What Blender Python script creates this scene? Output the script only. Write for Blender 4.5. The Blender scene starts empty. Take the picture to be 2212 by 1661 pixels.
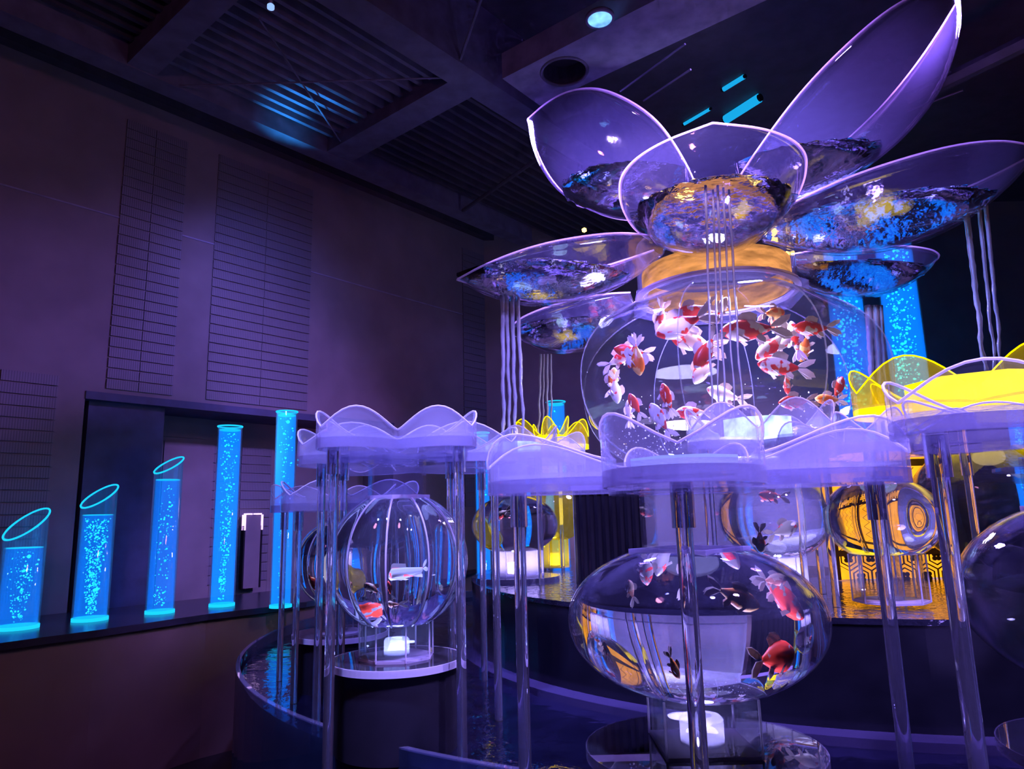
import bpy, math, random
from mathutils import Vector, Matrix

random.seed(7)
sc = bpy.context.scene
COL = sc.collection
PI = math.pi
R = math.radians

# ------------------------------------------------------------------ camera
F, IW, IH = 1534.0, 2212.0, 1661.0
PITCH, ROLL = R(10.4), R(1.4)
CAM = Vector((0, 0, 1.5))
Xc = Vector((math.cos(ROLL), math.sin(ROLL), 0))
Yc = Vector((math.sin(ROLL) * math.sin(PITCH), -math.cos(ROLL) * math.sin(PITCH), -math.cos(PITCH)))
Zc = Vector((-math.sin(ROLL) * math.cos(PITCH), math.cos(ROLL) * math.cos(PITCH), -math.sin(PITCH)))
cam_d = bpy.data.cameras.new('camera')
cam_d.sensor_width = 36
cam_d.lens = F / IW * 36
cam_d.clip_start = 0.02
cam_o = bpy.data.objects.new('camera', cam_d)
COL.objects.link(cam_o)
m = Matrix(((Xc.x, Xc.y, Xc.z), (Yc.x, Yc.y, Yc.z), (Zc.x, Zc.y, Zc.z))).to_4x4()
m.translation = CAM
cam_o.matrix_world = m
sc.camera = cam_o


def ray(px, py):
    d = Vector(((px - IW / 2) / F, (IH / 2 - py) / F, -1))
    return Vector((d.dot(Xc), d.dot(Yc), d.dot(Zc)))


def P(px, py, Y):
    """measured point of the place at distance Y in front of the camera"""
    d = ray(px, py)
    return CAM + d * (Y / d.y)


def PZ(px, py, z):
    d = ray(px, py)
    return CAM + d * ((z - CAM.z) / d.z)


# ------------------------------------------------------------------ world, exposure
sc.view_settings.view_transform = 'Standard'
sc.view_settings.look = 'None'
sc.view_settings.gamma = 1
sc.view_settings.use_curve_mapping = False
sc.view_settings.exposure = 0.38
w = bpy.data.worlds.new('world')
sc.world = w
w.use_nodes = True
w.node_tree.nodes['Background'].inputs[0].default_value = (0.15, 0.09, 0.45, 1)
w.node_tree.nodes['Background'].inputs[1].default_value = 0.030
cy = sc.cycles
cy.caustics_reflective = False
cy.caustics_refractive = False
cy.max_bounces = 7
cy.transmission_bounces = 8
cy.glossy_bounces = 4
cy.diffuse_bounces = 1
cy.transparent_max_bounces = 14
cy.use_adaptive_sampling = True
cy.adaptive_threshold = 0.08
cy.adaptive_min_samples = 12
cy.sample_clamp_indirect = 3.0
cy.sample_clamp_direct = 0
cy.blur_glossy = 0.3
cy.use_denoising = True


# ------------------------------------------------------------------ lights
def light(kind, loc, color, power, size=0.1, aim=None, angle=60, blend=0.6):
    d = bpy.data.lights.new('light_source', kind)
    d.color = color
    d.energy = power
    if kind == 'AREA':
        d.shape = 'DISK'
        d.size = size
        d.spread = R(angle) if angle != 60 else PI
    else:
        d.shadow_soft_size = size
    if kind == 'SPOT':
        d.spot_size = R(angle)
        d.spot_blend = blend
    o = bpy.data.objects.new('light_source', d)
    o.location = loc
    if aim is not None:
        o.rotation_euler = (Vector(aim) - Vector(loc)).to_track_quat('-Z', 'Y').to_euler()
    COL.objects.link(o)
    return o


TANK = P(1562, 828, 4.5)
FLOWER = P(1510, 520, 4.5)
LANT = P(858, 1210, 2.56)
SQUAT = P(1500, 1337, 1.8)
CEIL = 5.02
LILAC = (0.50, 0.42, 1.0)
# ceiling spots aimed on the tanks
light('SPOT', (0.6, 2.6, 4.6), (0.55, 0.38, 1.0), 2100, 0.12, FLOWER, 44)
light('SPOT', (2.2, 3.2, 4.75), (0.75, 0.36, 0.95), 700, 0.12, FLOWER + Vector((0.1, 0, 0.1)), 36)
light('SPOT', (0.2, 5.8, 4.7), (0.26, 0.20, 1.0), 1500, 0.20, FLOWER + Vector((-0.3, 0, -0.4)), 70)
light('SPOT', (2.4, 6.2, 4.7), (0.24, 0.24, 1.0), 1300, 0.20, FLOWER + Vector((0.5, 0, -0.3)), 70)
light('SPOT', (-0.7, 1.3, 4.6), (0.22, 0.24, 1.0), 1250, 0.10, LANT, 42)
light('SPOT', (0.9, 0.4, 4.6), (0.32, 0.24, 1.0), 1500, 0.10, SQUAT + Vector((0, 0, 0.2)), 45)
light('SPOT', (1.9, 0.8, 4.6), (0.36, 0.26, 1.0), 1150, 0.10, (1.3, 2.2, 1.5), 50)
light('SPOT', (0.3, 1.6, 4.6), (0.24, 0.20, 1.0), 700, 0.10, (0.1, 4.0, 1.6), 45)
# broad violet area lights, added unseen above the flower for glints in its petals
light('AREA', (1.9, 3.2, 4.9), (0.34, 0.20, 1.0), 140, 0.45, FLOWER, 75)
light('AREA', (2.2, 5.2, 5.0), (0.26, 0.22, 1.0), 160, 0.45, FLOWER, 75)
light('AREA', (0.0, 5.4, 4.6), (0.26, 0.16, 1.0), 160, 0.45, FLOWER, 75)
light('AREA', (3.3, 4.6, 5.0), (0.36, 0.20, 1.0), 120, 0.45, FLOWER, 70)
# unseen spots added to tint the left wall blue and red
light('SPOT', (-1.2, 4.2, 4.5), (0.20, 0.20, 1.0), 160, 0.2, P(560, 790, 6.6), 60, 1.0)
light('SPOT', (-0.75, 6.3, 1.0), (1.0, 0.14, 0.40), 22, 0.3, P(740, 760, 7.2), 60, 1.0)
# blue beam thrown up on the ceiling grating
light('SPOT', (-1.75, 5.0, 1.0), (0.03, 0.40, 1.0), 3000, 0.05, PZ(665, 215, 4.95), 13, 1.0)
light('SPOT', (1.5, 1.5, 0.9), (0.30, 0.20, 1.0), 110, 0.2, PZ(1250, 150, 4.8), 75, 1.0)
light('SPOT', (3.3, 1.8, 1.2), (1.0, 0.08, 0.25), 60, 0.2, PZ(2120, 150, 4.9), 40, 1.0)
# dim pinkish light on the counter front
light('AREA', (-0.9, 1.0, 3.8), (1.0, 0.34, 0.62), 15, 0.5, (-2.6, 3.6, 0.5))


# ------------------------------------------------------------------ materials
MATS = {}


def nodes_of(name):
    mt = bpy.data.materials.new(name)
    mt.use_nodes = True
    nt = mt.node_tree
    nt.nodes.clear()
    out = nt.nodes.new('ShaderNodeOutputMaterial')
    MATS[name] = mt
    return mt, nt, out


def N(nt, t, **kw):
    n = nt.nodes.new(t)
    for k, v in kw.items():
        if k.startswith('i_'):
            n.inputs[k[2:].replace('_', ' ')].default_value = v
        else:
            setattr(n, k, v)
    return n


def c4(c):
    return (c[0], c[1], c[2], 1)


def noise_bump(nt, scale, strength, dist=0.01, detail=3, vec=None):
    tc = N(nt, 'ShaderNodeTexCoord')
    ns = N(nt, 'ShaderNodeTexNoise')
    ns.inputs['Scale'].default_value = scale
    ns.inputs['Detail'].default_value = detail
    mp = N(nt, 'ShaderNodeMapping')
    if vec:
        mp.inputs['Scale'].default_value = vec
    nt.links.new(tc.outputs['Object'], mp.inputs[0])
    nt.links.new(mp.outputs[0], ns.inputs['Vector'])
    b = N(nt, 'ShaderNodeBump')
    b.inputs['Strength'].default_value = strength
    b.inputs['Distance'].default_value = dist
    nt.links.new(ns.outputs[0], b.inputs['Height'])
    return b, ns


def m_plain(name, col, rough=0.6, metal=0.0, var=0.25, scale=8, bump=0.1, spec=0.5):
    mt, nt, out = nodes_of(name)
    p = N(nt, 'ShaderNodeBsdfPrincipled')
    p.inputs['Roughness'].default_value = rough
    p.inputs['Metallic'].default_value = metal
    p.inputs['Specular IOR Level'].default_value = spec
    b, ns = noise_bump(nt, scale, bump)
    cr = N(nt, 'ShaderNodeValToRGB')
    cr.color_ramp.elements[0].position = 0.3
    cr.color_ramp.elements[1].position = 0.7
    cr.color_ramp.elements[0].color = c4([x * (1 - var) for x in col])
    cr.color_ramp.elements[1].color = c4([min(1, x * (1 + var)) for x in col])
    nt.links.new(ns.outputs[0], cr.inputs[0])
    nt.links.new(cr.outputs[0], p.inputs['Base Color'])
    if bump:
        nt.links.new(b.outputs[0], p.inputs['Normal'])
    nt.links.new(p.outputs[0], out.inputs[0])
    return mt


def m_emit(name, col, strength, var=0.0, scale=10):
    mt, nt, out = nodes_of(name)
    e = N(nt, 'ShaderNodeEmission')
    e.inputs[0].default_value = c4(col)
    e.inputs[1].default_value = strength
    if var:
        tc = N(nt, 'ShaderNodeTexCoord')
        ns = N(nt, 'ShaderNodeTexNoise')
        ns.inputs['Scale'].default_value = scale
        nt.links.new(tc.outputs['Object'], ns.inputs['Vector'])
        mr = N(nt, 'ShaderNodeMapRange')
        mr.inputs['To Min'].default_value = strength * (1 - var)
        mr.inputs['To Max'].default_value = strength * (1 + var)
        mr.inputs['From Min'].default_value = 0.3
        mr.inputs['From Max'].default_value = 0.7
        nt.links.new(ns.outputs[0], mr.inputs[0])
        nt.links.new(mr.outputs[0], e.inputs[1])
    nt.links.new(e.outputs[0], out.inputs[0])
    return mt


def m_glass(name, col, ior, rough=0.0, bump=0.0, bscale=20, haze=0.0, hcol=(0.8, 0.8, 0.9)):
    mt, nt, out = nodes_of(name)
    g = N(nt, 'ShaderNodeBsdfGlass')
    g.inputs['Color'].default_value = c4(col)
    g.inputs['IOR'].default_value = ior
    g.inputs['Roughness'].default_value = rough
    if bump:
        b, ns = noise_bump(nt, bscale, bump, 0.01)
        nt.links.new(b.outputs[0], g.inputs['Normal'])
    s = g.outputs[0]
    if haze:
        d = N(nt, 'ShaderNodeBsdfDiffuse')
        d.inputs[0].default_value = c4(hcol)
        t = N(nt, 'ShaderNodeBsdfTranslucent')
        t.inputs[0].default_value = c4(hcol)
        mm = N(nt, 'ShaderNodeMixShader')
        nt.links.new(d.outputs[0], mm.inputs[1])
        nt.links.new(t.outputs[0], mm.inputs[2])
        mx = N(nt, 'ShaderNodeMixShader')
        mx.inputs[0].default_value = haze
        nt.links.new(s, mx.inputs[1])
        nt.links.new(mm.outputs[0], mx.inputs[2])
        s = mx.outputs[0]
    nt.links.new(s, out.inputs[0])
    return mt


def m_thin(name, tint=(0.97, 0.97, 1), ior=1.45, haze=0.0, hcol=(0.8, 0.8, 0.9), rough=0.02, glow=None, bump=0.0, bscale=30, refl=None):
    """thin clear sheet: light passes straight, Fresnel mirror, optional milky haze"""
    mt, nt, out = nodes_of(name)
    tr = N(nt, 'ShaderNodeBsdfTransparent')
    tr.inputs[0].default_value = c4(tint)
    gl = N(nt, 'ShaderNodeBsdfGlossy')
    gl.inputs['Roughness'].default_value = rough
    lw = N(nt, 'ShaderNodeLayerWeight')
    lw.inputs[0].default_value = 0.5
    pw_ = N(nt, 'ShaderNodeMath', operation='POWER')
    pw_.inputs[1].default_value = 5.0
    fr = N(nt, 'ShaderNodeMapRange')
    f0 = ((ior - 1) / (ior + 1)) ** 2 if refl is None else refl
    fr.inputs['To Min'].default_value = f0
    fr.inputs['To Max'].default_value = 0.95
    nt.links.new(lw.outputs['Facing'], pw_.inputs[0])
    nt.links.new(pw_.outputs[0], fr.inputs[0])
    if bump:
        b, ns = noise_bump(nt, bscale, bump, 0.01)
        nt.links.new(b.outputs[0], gl.inputs['Normal'])
        nt.links.new(b.outputs[0], lw.inputs['Normal'])
    mx = N(nt, 'ShaderNodeMixShader')
    nt.links.new(fr.outputs[0], mx.inputs[0])
    nt.links.new(tr.outputs[0], mx.inputs[1])
    nt.links.new(gl.outputs[0], mx.inputs[2])
    s = mx.outputs[0]
    if haze:
        d = N(nt, 'ShaderNodeBsdfDiffuse')
        d.inputs[0].default_value = c4(hcol)
        t = N(nt, 'ShaderNodeBsdfTranslucent')
        t.inputs[0].default_value = c4(hcol)
        mm = N(nt, 'ShaderNodeMixShader')
        nt.links.new(d.outputs[0], mm.inputs[1])
        nt.links.new(t.outputs[0], mm.inputs[2])
        m2 = N(nt, 'ShaderNodeMixShader')
        m2.inputs[0].default_value = haze
        nt.links.new(s, m2.inputs[1])
        nt.links.new(mm.outputs[0], m2.inputs[2])
        s = m2.outputs[0]
    if glow:
        e = N(nt, 'ShaderNodeEmission')
        e.inputs[0].default_value = c4(glow[0])
        e.inputs[1].default_value = glow[1]
        ad = N(nt, 'ShaderNodeAddShader')
        nt.links.new(s, ad.inputs[0])
        nt.links.new(e.outputs[0], ad.inputs[1])
        s = ad.outputs[0]
    nt.links.new(s, out.inputs[0])
    return mt


def m_fish(name, ca, cb, thr):
    mt, nt, out = nodes_of(name)
    p = N(nt, 'ShaderNodeBsdfPrincipled')
    p.inputs['Roughness'].default_value = 0.35
    oi = N(nt, 'ShaderNodeObjectInfo')
    tc = N(nt, 'ShaderNodeTexCoord')
    ad = N(nt, 'ShaderNodeVectorMath', operation='ADD')
    ml = N(nt, 'ShaderNodeVectorMath', operation='SCALE')
    ml.inputs['Scale'].default_value = 40
    cx = N(nt, 'ShaderNodeCombineXYZ')
    nt.links.new(oi.outputs['Random'], cx.inputs[0])
    nt.links.new(oi.outputs['Random'], cx.inputs[1])
    nt.links.new(cx.outputs[0], ml.inputs[0])
    nt.links.new(tc.outputs['Object'], ad.inputs[0])
    nt.links.new(ml.outputs[0], ad.inputs[1])
    ns = N(nt, 'ShaderNodeTexNoise')
    ns.inputs['Scale'].default_value = 3.2
    ns.inputs['Detail'].default_value = 2
    nt.links.new(ad.outputs[0], ns.inputs['Vector'])
    cr = N(nt, 'ShaderNodeValToRGB')
    cr.color_ramp.elements[0].position = thr - 0.02
    cr.color_ramp.elements[1].position = thr + 0.02
    cr.color_ramp.elements[0].color = c4(ca)
    cr.color_ramp.elements[1].color = c4(cb)
    nt.links.new(ns.outputs[0], cr.inputs[0])
    nt.links.new(cr.outputs[0], p.inputs['Base Color'])
    nt.links.new(p.outputs[0], out.inputs[0])
    return mt


M_GLASS = m_glass('clear_acrylic', (0.97, 0.97, 1.0), 1.47)
M_ROD = m_glass('acrylic_rod', (0.96, 0.96, 1.0), 1.47, haze=0.06, hcol=(0.9, 0.88, 0.95))
M_SHEET = m_thin('acrylic_sheet', (0.95, 0.95, 0.98), 1.49, haze=0.025)
M_FROST = m_thin('milky_acrylic', (0.90, 0.90, 0.97), 1.49, haze=0.17, hcol=(0.85, 0.84, 0.95))
M_EDGE = m_thin('bright_acrylic_edge', (0.85, 0.85, 0.95), 1.49, haze=0.75, hcol=(0.95, 0.90, 0.95))
M_RIM = m_thin('petal_rim_acrylic', (0.9, 0.85, 0.95), 1.49, haze=0.5, hcol=(1.0, 0.78, 0.88))
M_PLATE = m_thin('thick_acrylic_plate', (0.72, 0.70, 0.80), 1.49, haze=0.12, hcol=(0.75, 0.70, 0.85))
M_SHELL = m_thin('globe_shell', (0.96, 0.96, 0.99), 1.40, haze=0.010)
M_WATER = m_glass('tank_water', (0.96, 0.97, 1.0), 1.33)
M_PWATER = m_glass('petal_water', (0.95, 0.95, 1.0), 1.33, bump=0.55, bscale=9)
M_PETAL = m_thin('petal_acrylic', (0.97, 0.96, 1.0), 1.45, haze=0.012, hcol=(0.70, 0.62, 1.0), refl=0.14, bump=0.5, bscale=7, rough=0.06)
M_FILM = m_thin('water_film', (0.9, 0.92, 1), 1.33, haze=0.10, bump=0.9, bscale=45)
M_STREAM = m_glass('falling_water', (0.97, 0.97, 1), 1.33, bump=0.6, bscale=60, haze=0.38, hcol=(0.9, 0.88, 0.95))
M_TUBE = m_thin('bubble_tube_wall', (0.88, 0.96, 1.0), 1.45, haze=0.02, glow=((0.005, 0.22, 0.8), 0.035))
M_TUBEW = m_thin('bubble_tube_water', (0.60, 0.82, 1.0), 1.1, glow=((0.004, 0.22, 1.0), 0.22))
M_TUBEW2 = m_thin('bubble_tube_water_bright', (0.45, 0.75, 1.0), 1.1, glow=((0.003, 0.21, 1.0), 0.48))
M_BUB = m_emit('lit_bubbles', (0.02, 0.60, 1.0), 1.8, 0.7, 30)
M_RING = m_emit('lit_tube_rim', (0.01, 0.55, 1.0), 1.0)
M_BLACK = m_plain('black_gloss', (0.006, 0.006, 0.010), 0.18, bump=0.02)
M_BLACKM = m_plain('black_matte', (0.006, 0.005, 0.009), 0.7, bump=0.05, spec=0.2)
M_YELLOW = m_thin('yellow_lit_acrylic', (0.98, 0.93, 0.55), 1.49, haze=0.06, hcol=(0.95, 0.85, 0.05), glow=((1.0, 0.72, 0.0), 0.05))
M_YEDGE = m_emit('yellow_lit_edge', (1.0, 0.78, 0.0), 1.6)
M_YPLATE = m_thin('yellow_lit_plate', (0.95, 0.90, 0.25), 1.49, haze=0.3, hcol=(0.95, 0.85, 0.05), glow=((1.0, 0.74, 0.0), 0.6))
M_YLAMP = m_emit('yellow_led_panel', (1.0, 0.70, 0.0), 1.8)
M_WLAMP = m_emit('white_led_panel', (0.42, 0.60, 1.0), 2.6, 0.65, 14)
M_BLAMP = m_emit('blue_led_panel', (0.26, 0.34, 1.0), 1.1)
M_REFR_GLOW = m_emit('orange_refraction_glow', (1.0, 0.40, 0.11), 0.70, 0.55, 5)  # painted glow standing in for the orange screen refracted in the neck water
_nt = M_REFR_GLOW.node_tree
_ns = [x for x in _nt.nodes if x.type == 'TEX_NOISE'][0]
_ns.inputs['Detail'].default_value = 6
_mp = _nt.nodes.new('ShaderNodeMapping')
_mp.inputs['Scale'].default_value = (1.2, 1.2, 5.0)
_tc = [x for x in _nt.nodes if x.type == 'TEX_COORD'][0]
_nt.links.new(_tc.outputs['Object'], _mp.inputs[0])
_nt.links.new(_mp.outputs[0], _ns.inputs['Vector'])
M_WLED = m_emit('warm_led', (1.0, 0.62, 0.10), 6.0)
M_FRW = m_fish('fish_red_white', (0.85, 0.04, 0.03), (0.92, 0.85, 0.88), 0.50)
M_FR = m_fish('fish_mostly_red', (0.85, 0.05, 0.02), (0.90, 0.75, 0.72), 0.60)
M_FW = m_fish('fish_mostly_white', (0.85, 0.06, 0.05), (0.93, 0.86, 0.88), 0.40)
M_FO = m_fish('fish_orange', (0.95, 0.22, 0.02), (0.95, 0.55, 0.15), 0.52)
M_FB = m_fish('fish_brown', (0.30, 0.10, 0.06), (0.55, 0.40, 0.30), 0.50)
M_FIN = m_plain('fish_fin', (0.88, 0.78, 0.82), 0.5, var=0.1, bump=0)
M_EYE = m_plain('fish_eye', (0.01, 0.01, 0.01), 0.2, bump=0)


# ------------------------------------------------------------------ mesh helpers
def tag(o, label=None, cat=None, group=None, kind=None):
    if label:
        o['label'] = label
    if cat:
        o['category'] = cat
    if group:
        o['group'] = group
    if kind:
        o['kind'] = kind
    return o


def mesh(verts, faces, smooth=False, mat=None, name='mesh'):
    me = bpy.data.meshes.new(name)
    me.from_pydata([tuple(v) for v in verts], [], faces)
    if smooth:
        me.polygons.foreach_set('use_smooth', [True] * len(me.polygons))
    if mat:
        me.materials.append(mat)
    me.update()
    return me


def obj(name, me, parent=None, loc=None, rot=None, scale=None):
    o = bpy.data.objects.new(name, me)
    COL.objects.link(o)
    if parent:
        o.parent = parent
    if loc is not None:
        o.location = loc
    if rot is not None:
        o.rotation_euler = rot
    if scale is not None:
        o.scale = scale
    return o


def thing(name, label, cat, loc=(0, 0, 0), group=None, rz=0, kind=None):
    o = bpy.data.objects.new(name, None)
    o.empty_display_size = 0.05
    o.location = loc
    o.rotation_euler = (0, 0, rz)
    COL.objects.link(o)
    return tag(o, label, cat, group, kind)


class G:
    """collects verts and faces"""

    def __init__(s):
        s.v, s.f = [], []

    def add(s, v, f):
        n = len(s.v)
        s.v += [Vector(x) for x in v]
        s.f += [tuple(i + n for i in q) for q in f]
        return s

    def box(s, c, d, M=None):
        x, y, z = d[0] / 2, d[1] / 2, d[2] / 2
        v = [Vector((a, b, e)) for a in (-x, x) for b in (-y, y) for e in (-z, z)]
        if M is not None:
            v = [M @ q for q in v]
        v = [q + Vector(c) for q in v]
        return s.add(v, [(0, 1, 3, 2), (4, 6, 7, 5), (0, 4, 5, 1), (2, 3, 7, 6), (0, 2, 6, 4), (1, 5, 7, 3)])

    def lathe(s, prof, n=32, rot=0.0, shape=None, cap=True, c=(0, 0, 0)):
        v, f = [], []
        for (r, z) in prof:
            for k in range(n):
                a = 2 * PI * k / n + rot
                q = shape(a, z) if shape else 1.0
                v.append((c[0] + r * q * math.cos(a), c[1] + r * q * math.sin(a), c[2] + z))
        for i in range(len(prof) - 1):
            for k in range(n):
                k2 = (k + 1) % n
                f.append((i * n + k, i * n + k2, (i + 1) * n + k2, (i + 1) * n + k))
        if cap:
            f.append(tuple(range(n - 1, -1, -1)))
            f.append(tuple((len(prof) - 1) * n + k for k in range(n)))
        return s.add(v, f)

    def tube(s, pts, rad, n=8, closed=False, cap=True):
        pts = [Vector(p) for p in pts]
        m_ = len(pts)
        v, f = [], []
        up0 = Vector((0, 0, 1))
        for i, p in enumerate(pts):
            if closed:
                t = pts[(i + 1) % m_] - pts[i - 1]
            else:
                t = pts[min(i + 1, m_ - 1)] - pts[max(i - 1, 0)]
            t.normalize()
            u = up0 if abs(t.z) < 0.95 else Vector((1, 0, 0))
            a = t.cross(u).normalized()
            b = a.cross(t).normalized()
            r = rad[i] if isinstance(rad, (list, tuple)) else rad
            for k in range(n):
                an = 2 * PI * k / n
                v.append(p + a * (r * math.cos(an)) + b * (r * math.sin(an)))
        for i in range(m_ if closed else m_ - 1):
            j = (i + 1) % m_
            for k in range(n):
                k2 = (k + 1) % n
                f.append((i * n + k, i * n + k2, j * n + k2, j * n + k))
        if cap and not closed:
            f.append(tuple(range(n - 1, -1, -1)))
            f.append(tuple((m_ - 1) * n + k for k in range(n)))
        return s.add(v, f)

    def prism(s, outline, z0, z1):
        n = len(outline)
        v = [(p[0], p[1], z0) for p in outline] + [(p[0], p[1], z1) for p in outline]
        f = [tuple(range(n - 1, -1, -1)), tuple(range(n, 2 * n))]
        for i in range(n):
            j = (i + 1) % n
            f.append((i, j, n + j, n + i))
        return s.add(v, f)

    def wall(s, pts, z0, tops, th):
        """upright sheet of thickness th along pts with varying top"""
        n = len(pts)
        v, f = [], []
        for i in range(n):
            p = Vector((pts[i][0], pts[i][1], 0))
            a = Vector((pts[max(i - 1, 0)][0], pts[max(i - 1, 0)][1], 0))
            b = Vector((pts[min(i + 1, n - 1)][0], pts[min(i + 1, n - 1)][1], 0))
            t = (b - a).normalized()
            nn = Vector((-t.y, t.x, 0)) * th
            q = p + nn
            v += [(p.x, p.y, z0), (p.x, p.y, tops[i]), (q.x, q.y, tops[i]), (q.x, q.y, z0)]
        for i in range(n - 1):
            for k in range(4):
                k2 = (k + 1) % 4
                f.append((i * 4 + k, i * 4 + k2, (i + 1) * 4 + k2, (i + 1) * 4 + k))
        f.append((3, 2, 1, 0))
        f.append(tuple((n - 1) * 4 + k for k in range(4)))
        return s.add(v, f)

    def mesh(s, mat, smooth=False, name='mesh'):
        return mesh(s.v, s.f, smooth, mat, name)


def auto_smooth(o, ang=35):
    me = o.data
    me.polygons.foreach_set('use_smooth', [True] * len(me.polygons))
    try:
        me.set_sharp_from_angle(angle=R(ang))
    except Exception:
        pass
    return o


ICO = [(0, 0, -1)] + [(0.894 * math.cos(2 * PI * k / 5), 0.894 * math.sin(2 * PI * k / 5), -0.447) for k in range(5)] + \
      [(0.894 * math.cos(2 * PI * (k + .5) / 5), 0.894 * math.sin(2 * PI * (k + .5) / 5), 0.447) for k in range(5)] + [(0, 0, 1)]
ICOF = [(0, 1 + (k + 1) % 5, 1 + k) for k in range(5)] + [(1 + k, 1 + (k + 1) % 5, 6 + k) for k in range(5)] + \
       [(1 + (k + 1) % 5, 6 + (k + 1) % 5, 6 + k) for k in range(5)] + [(6 + k, 6 + (k + 1) % 5, 11) for k in range(5)]


def balls(pts):
    g = G()
    for (x, y, z, r) in pts:
        g.add([(x + r * a, y + r * b, z + r * c) for a, b, c in ICO], ICOF)
    return g


#BODY
# ------------------------------------------------------------------ room
WA = Vector((-2.62, 5.86, 0))
WD = Vector((0.643, 0.766, 0)).normalized()
WN = Vector((0.766, -0.643, 0)).normalized()
WANG = math.atan2(WD.y, WD.x)
WM = Matrix.Rotation(WANG, 3, 'Z')          # local x along the wall, local -y into the room


def on_wall(px, py, s=0.0):
    d = ray(px, py)
    k = ((WA + WN * s) - CAM).dot(WN) / d.dot(WN)
    p = CAM + d * k
    return (p - WA).dot(WD), p.z


def ws(px, py, z):
    p = PZ(px, py, z)
    return (p - WA).dot(WD), (p - WA).dot(WN)


def wbox(g, t0, t1, s0, s1, z0, z1):
    c = WA + WD * ((t0 + t1) / 2) + WN * ((s0 + s1) / 2) + Vector((0, 0, (z0 + z1) / 2))
    return g.box(c, (t1 - t0, abs(s1 - s0), z1 - z0), WM)


M_WALL = m_plain('wall_plaster', (0.17, 0.135, 0.155), 0.75, var=0.12, scale=3, bump=0.05)
M_PANEL = None


def m_slot():
    mt, nt, out = nodes_of('perforated_panel')
    p = N(nt, 'ShaderNodeBsdfPrincipled')
    p.inputs['Roughness'].default_value = 0.6
    tc = N(nt, 'ShaderNodeTexCoord')
    wv = N(nt, 'ShaderNodeTexWave')
    wv.inputs['Scale'].default_value = 19.0
    nt.links.new(tc.outputs['Object'], wv.inputs['Vector'])
    cr = N(nt, 'ShaderNodeValToRGB')
    cr.color_ramp.elements[0].position = 0.25
    cr.color_ramp.elements[1].position = 0.4
    cr.color_ramp.elements[0].color = (0.085, 0.075, 0.10, 1)
    cr.color_ramp.elements[1].color = (0.15, 0.13, 0.165, 1)
    nt.links.new(wv.outputs[0], cr.inputs[0])
    nt.links.new(cr.outputs[0], p.inputs['Base Color'])
    nt.links.new(p.outputs[0], out.inputs[0])
    return mt


M_PANEL = m_slot()
M_NAVY = m_plain('navy_door', (0.03, 0.035, 0.09), 0.6, bump=0.03)
M_CEIL = m_plain('ceiling_black', (0.035, 0.03, 0.045), 0.7, bump=0.05)
M_BEAM = m_plain('ceiling_beam', (0.10, 0.09, 0.14), 0.6, bump=0.05)
M_SLAT = m_plain('ceiling_slat', (0.11, 0.10, 0.16), 0.5, bump=0.03)
M_CPAN = m_plain('ceiling_panel', (0.22, 0.20, 0.30), 0.6, bump=0.02)
M_COUNTER = m_plain('counter_brown', (0.16, 0.10, 0.095), 0.6, var=0.15, scale=2, bump=0.03)
M_CTOP = m_plain('counter_top', (0.03, 0.03, 0.05), 0.22, bump=0.02)
M_FLOOR = m_plain('dark_floor', (0.03, 0.025, 0.03), 0.4, scale=2, bump=0.03)

g = G().box((1.0, 3.5, -0.05), (16, 13, 0.1))
tag(obj('floor', g.mesh(M_FLOOR)), 'dark polished floor of the exhibition hall', 'floor', kind='structure')

t_end = 3.585
to0, zt = on_wall(185, 846)
_, zt2 = on_wall(560, 882)
zt = (zt + zt2) / 2
to1, _ = on_wall(850, 940)
g = G()
wbox(g, -6, to0, -0.5, 0, 0, CEIL + 0.3)
wbox(g, to0, to1, -0.5, 0, zt, CEIL + 0.3)
wbox(g, to1, t_end, -0.5, 0, 0, CEIL + 0.3)
WALL_L = tag(obj('wall_left', g.mesh(M_WALL)), 'tall grey brown wall with columns of perforated acoustic panels', 'wall', kind='structure')
g = G()
wbox(g, to0 - 0.1, to1 + 0.1, -0.62, -0.5, 0, zt + 0.05)
ALC = tag(obj('wall_alcove', g.mesh(M_WALL)), 'recessed back wall of the low alcove behind the blue tubes', 'wall', kind='structure')
# panels
ROW = 0.083


def panel_col(parent, pxa, pxb, py, z0, z1, s=0.0, rows=ROW):
    ta, _ = on_wall(pxa, py, s)
    tb, _ = on_wall(pxb, py, s)
    wdt = tb - ta - 0.005
    me = G().box((0, 0, 0), (wdt, 0.012, rows - 0.010)).mesh(M_PANEL)
    z = z0 + rows / 2
    while z < z1:
        o = obj('acoustic_panel', me, parent, WA + WD * ((ta + tb) / 2) + WN * (s + 0.005) + Vector((0, 0, z)), (0, 0, WANG))
        z += rows


panel_col(WALL_L, 460, 572, 560, zt + 0.03, 4.78)
panel_col(WALL_L, 572, 672, 560, zt + 0.03, 4.78)
panel_col(WALL_L, 250, 318, 560, zt + 0.03, 4.78)
panel_col(WALL_L, 318, 390, 560, zt + 0.03, 4.78)
panel_col(WALL_L, 1000, 1048, 760, 1.6, 4.78)
panel_col(WALL_L, -20, 110, 1000, 1.0, 2.6)
panel_col(ALC, 455, 520, 1000, 0.95, zt - 0.25, s=-0.5)
panel_col(ALC, 520, 585, 1000, 0.95, zt - 0.25, s=-0.5)
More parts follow.
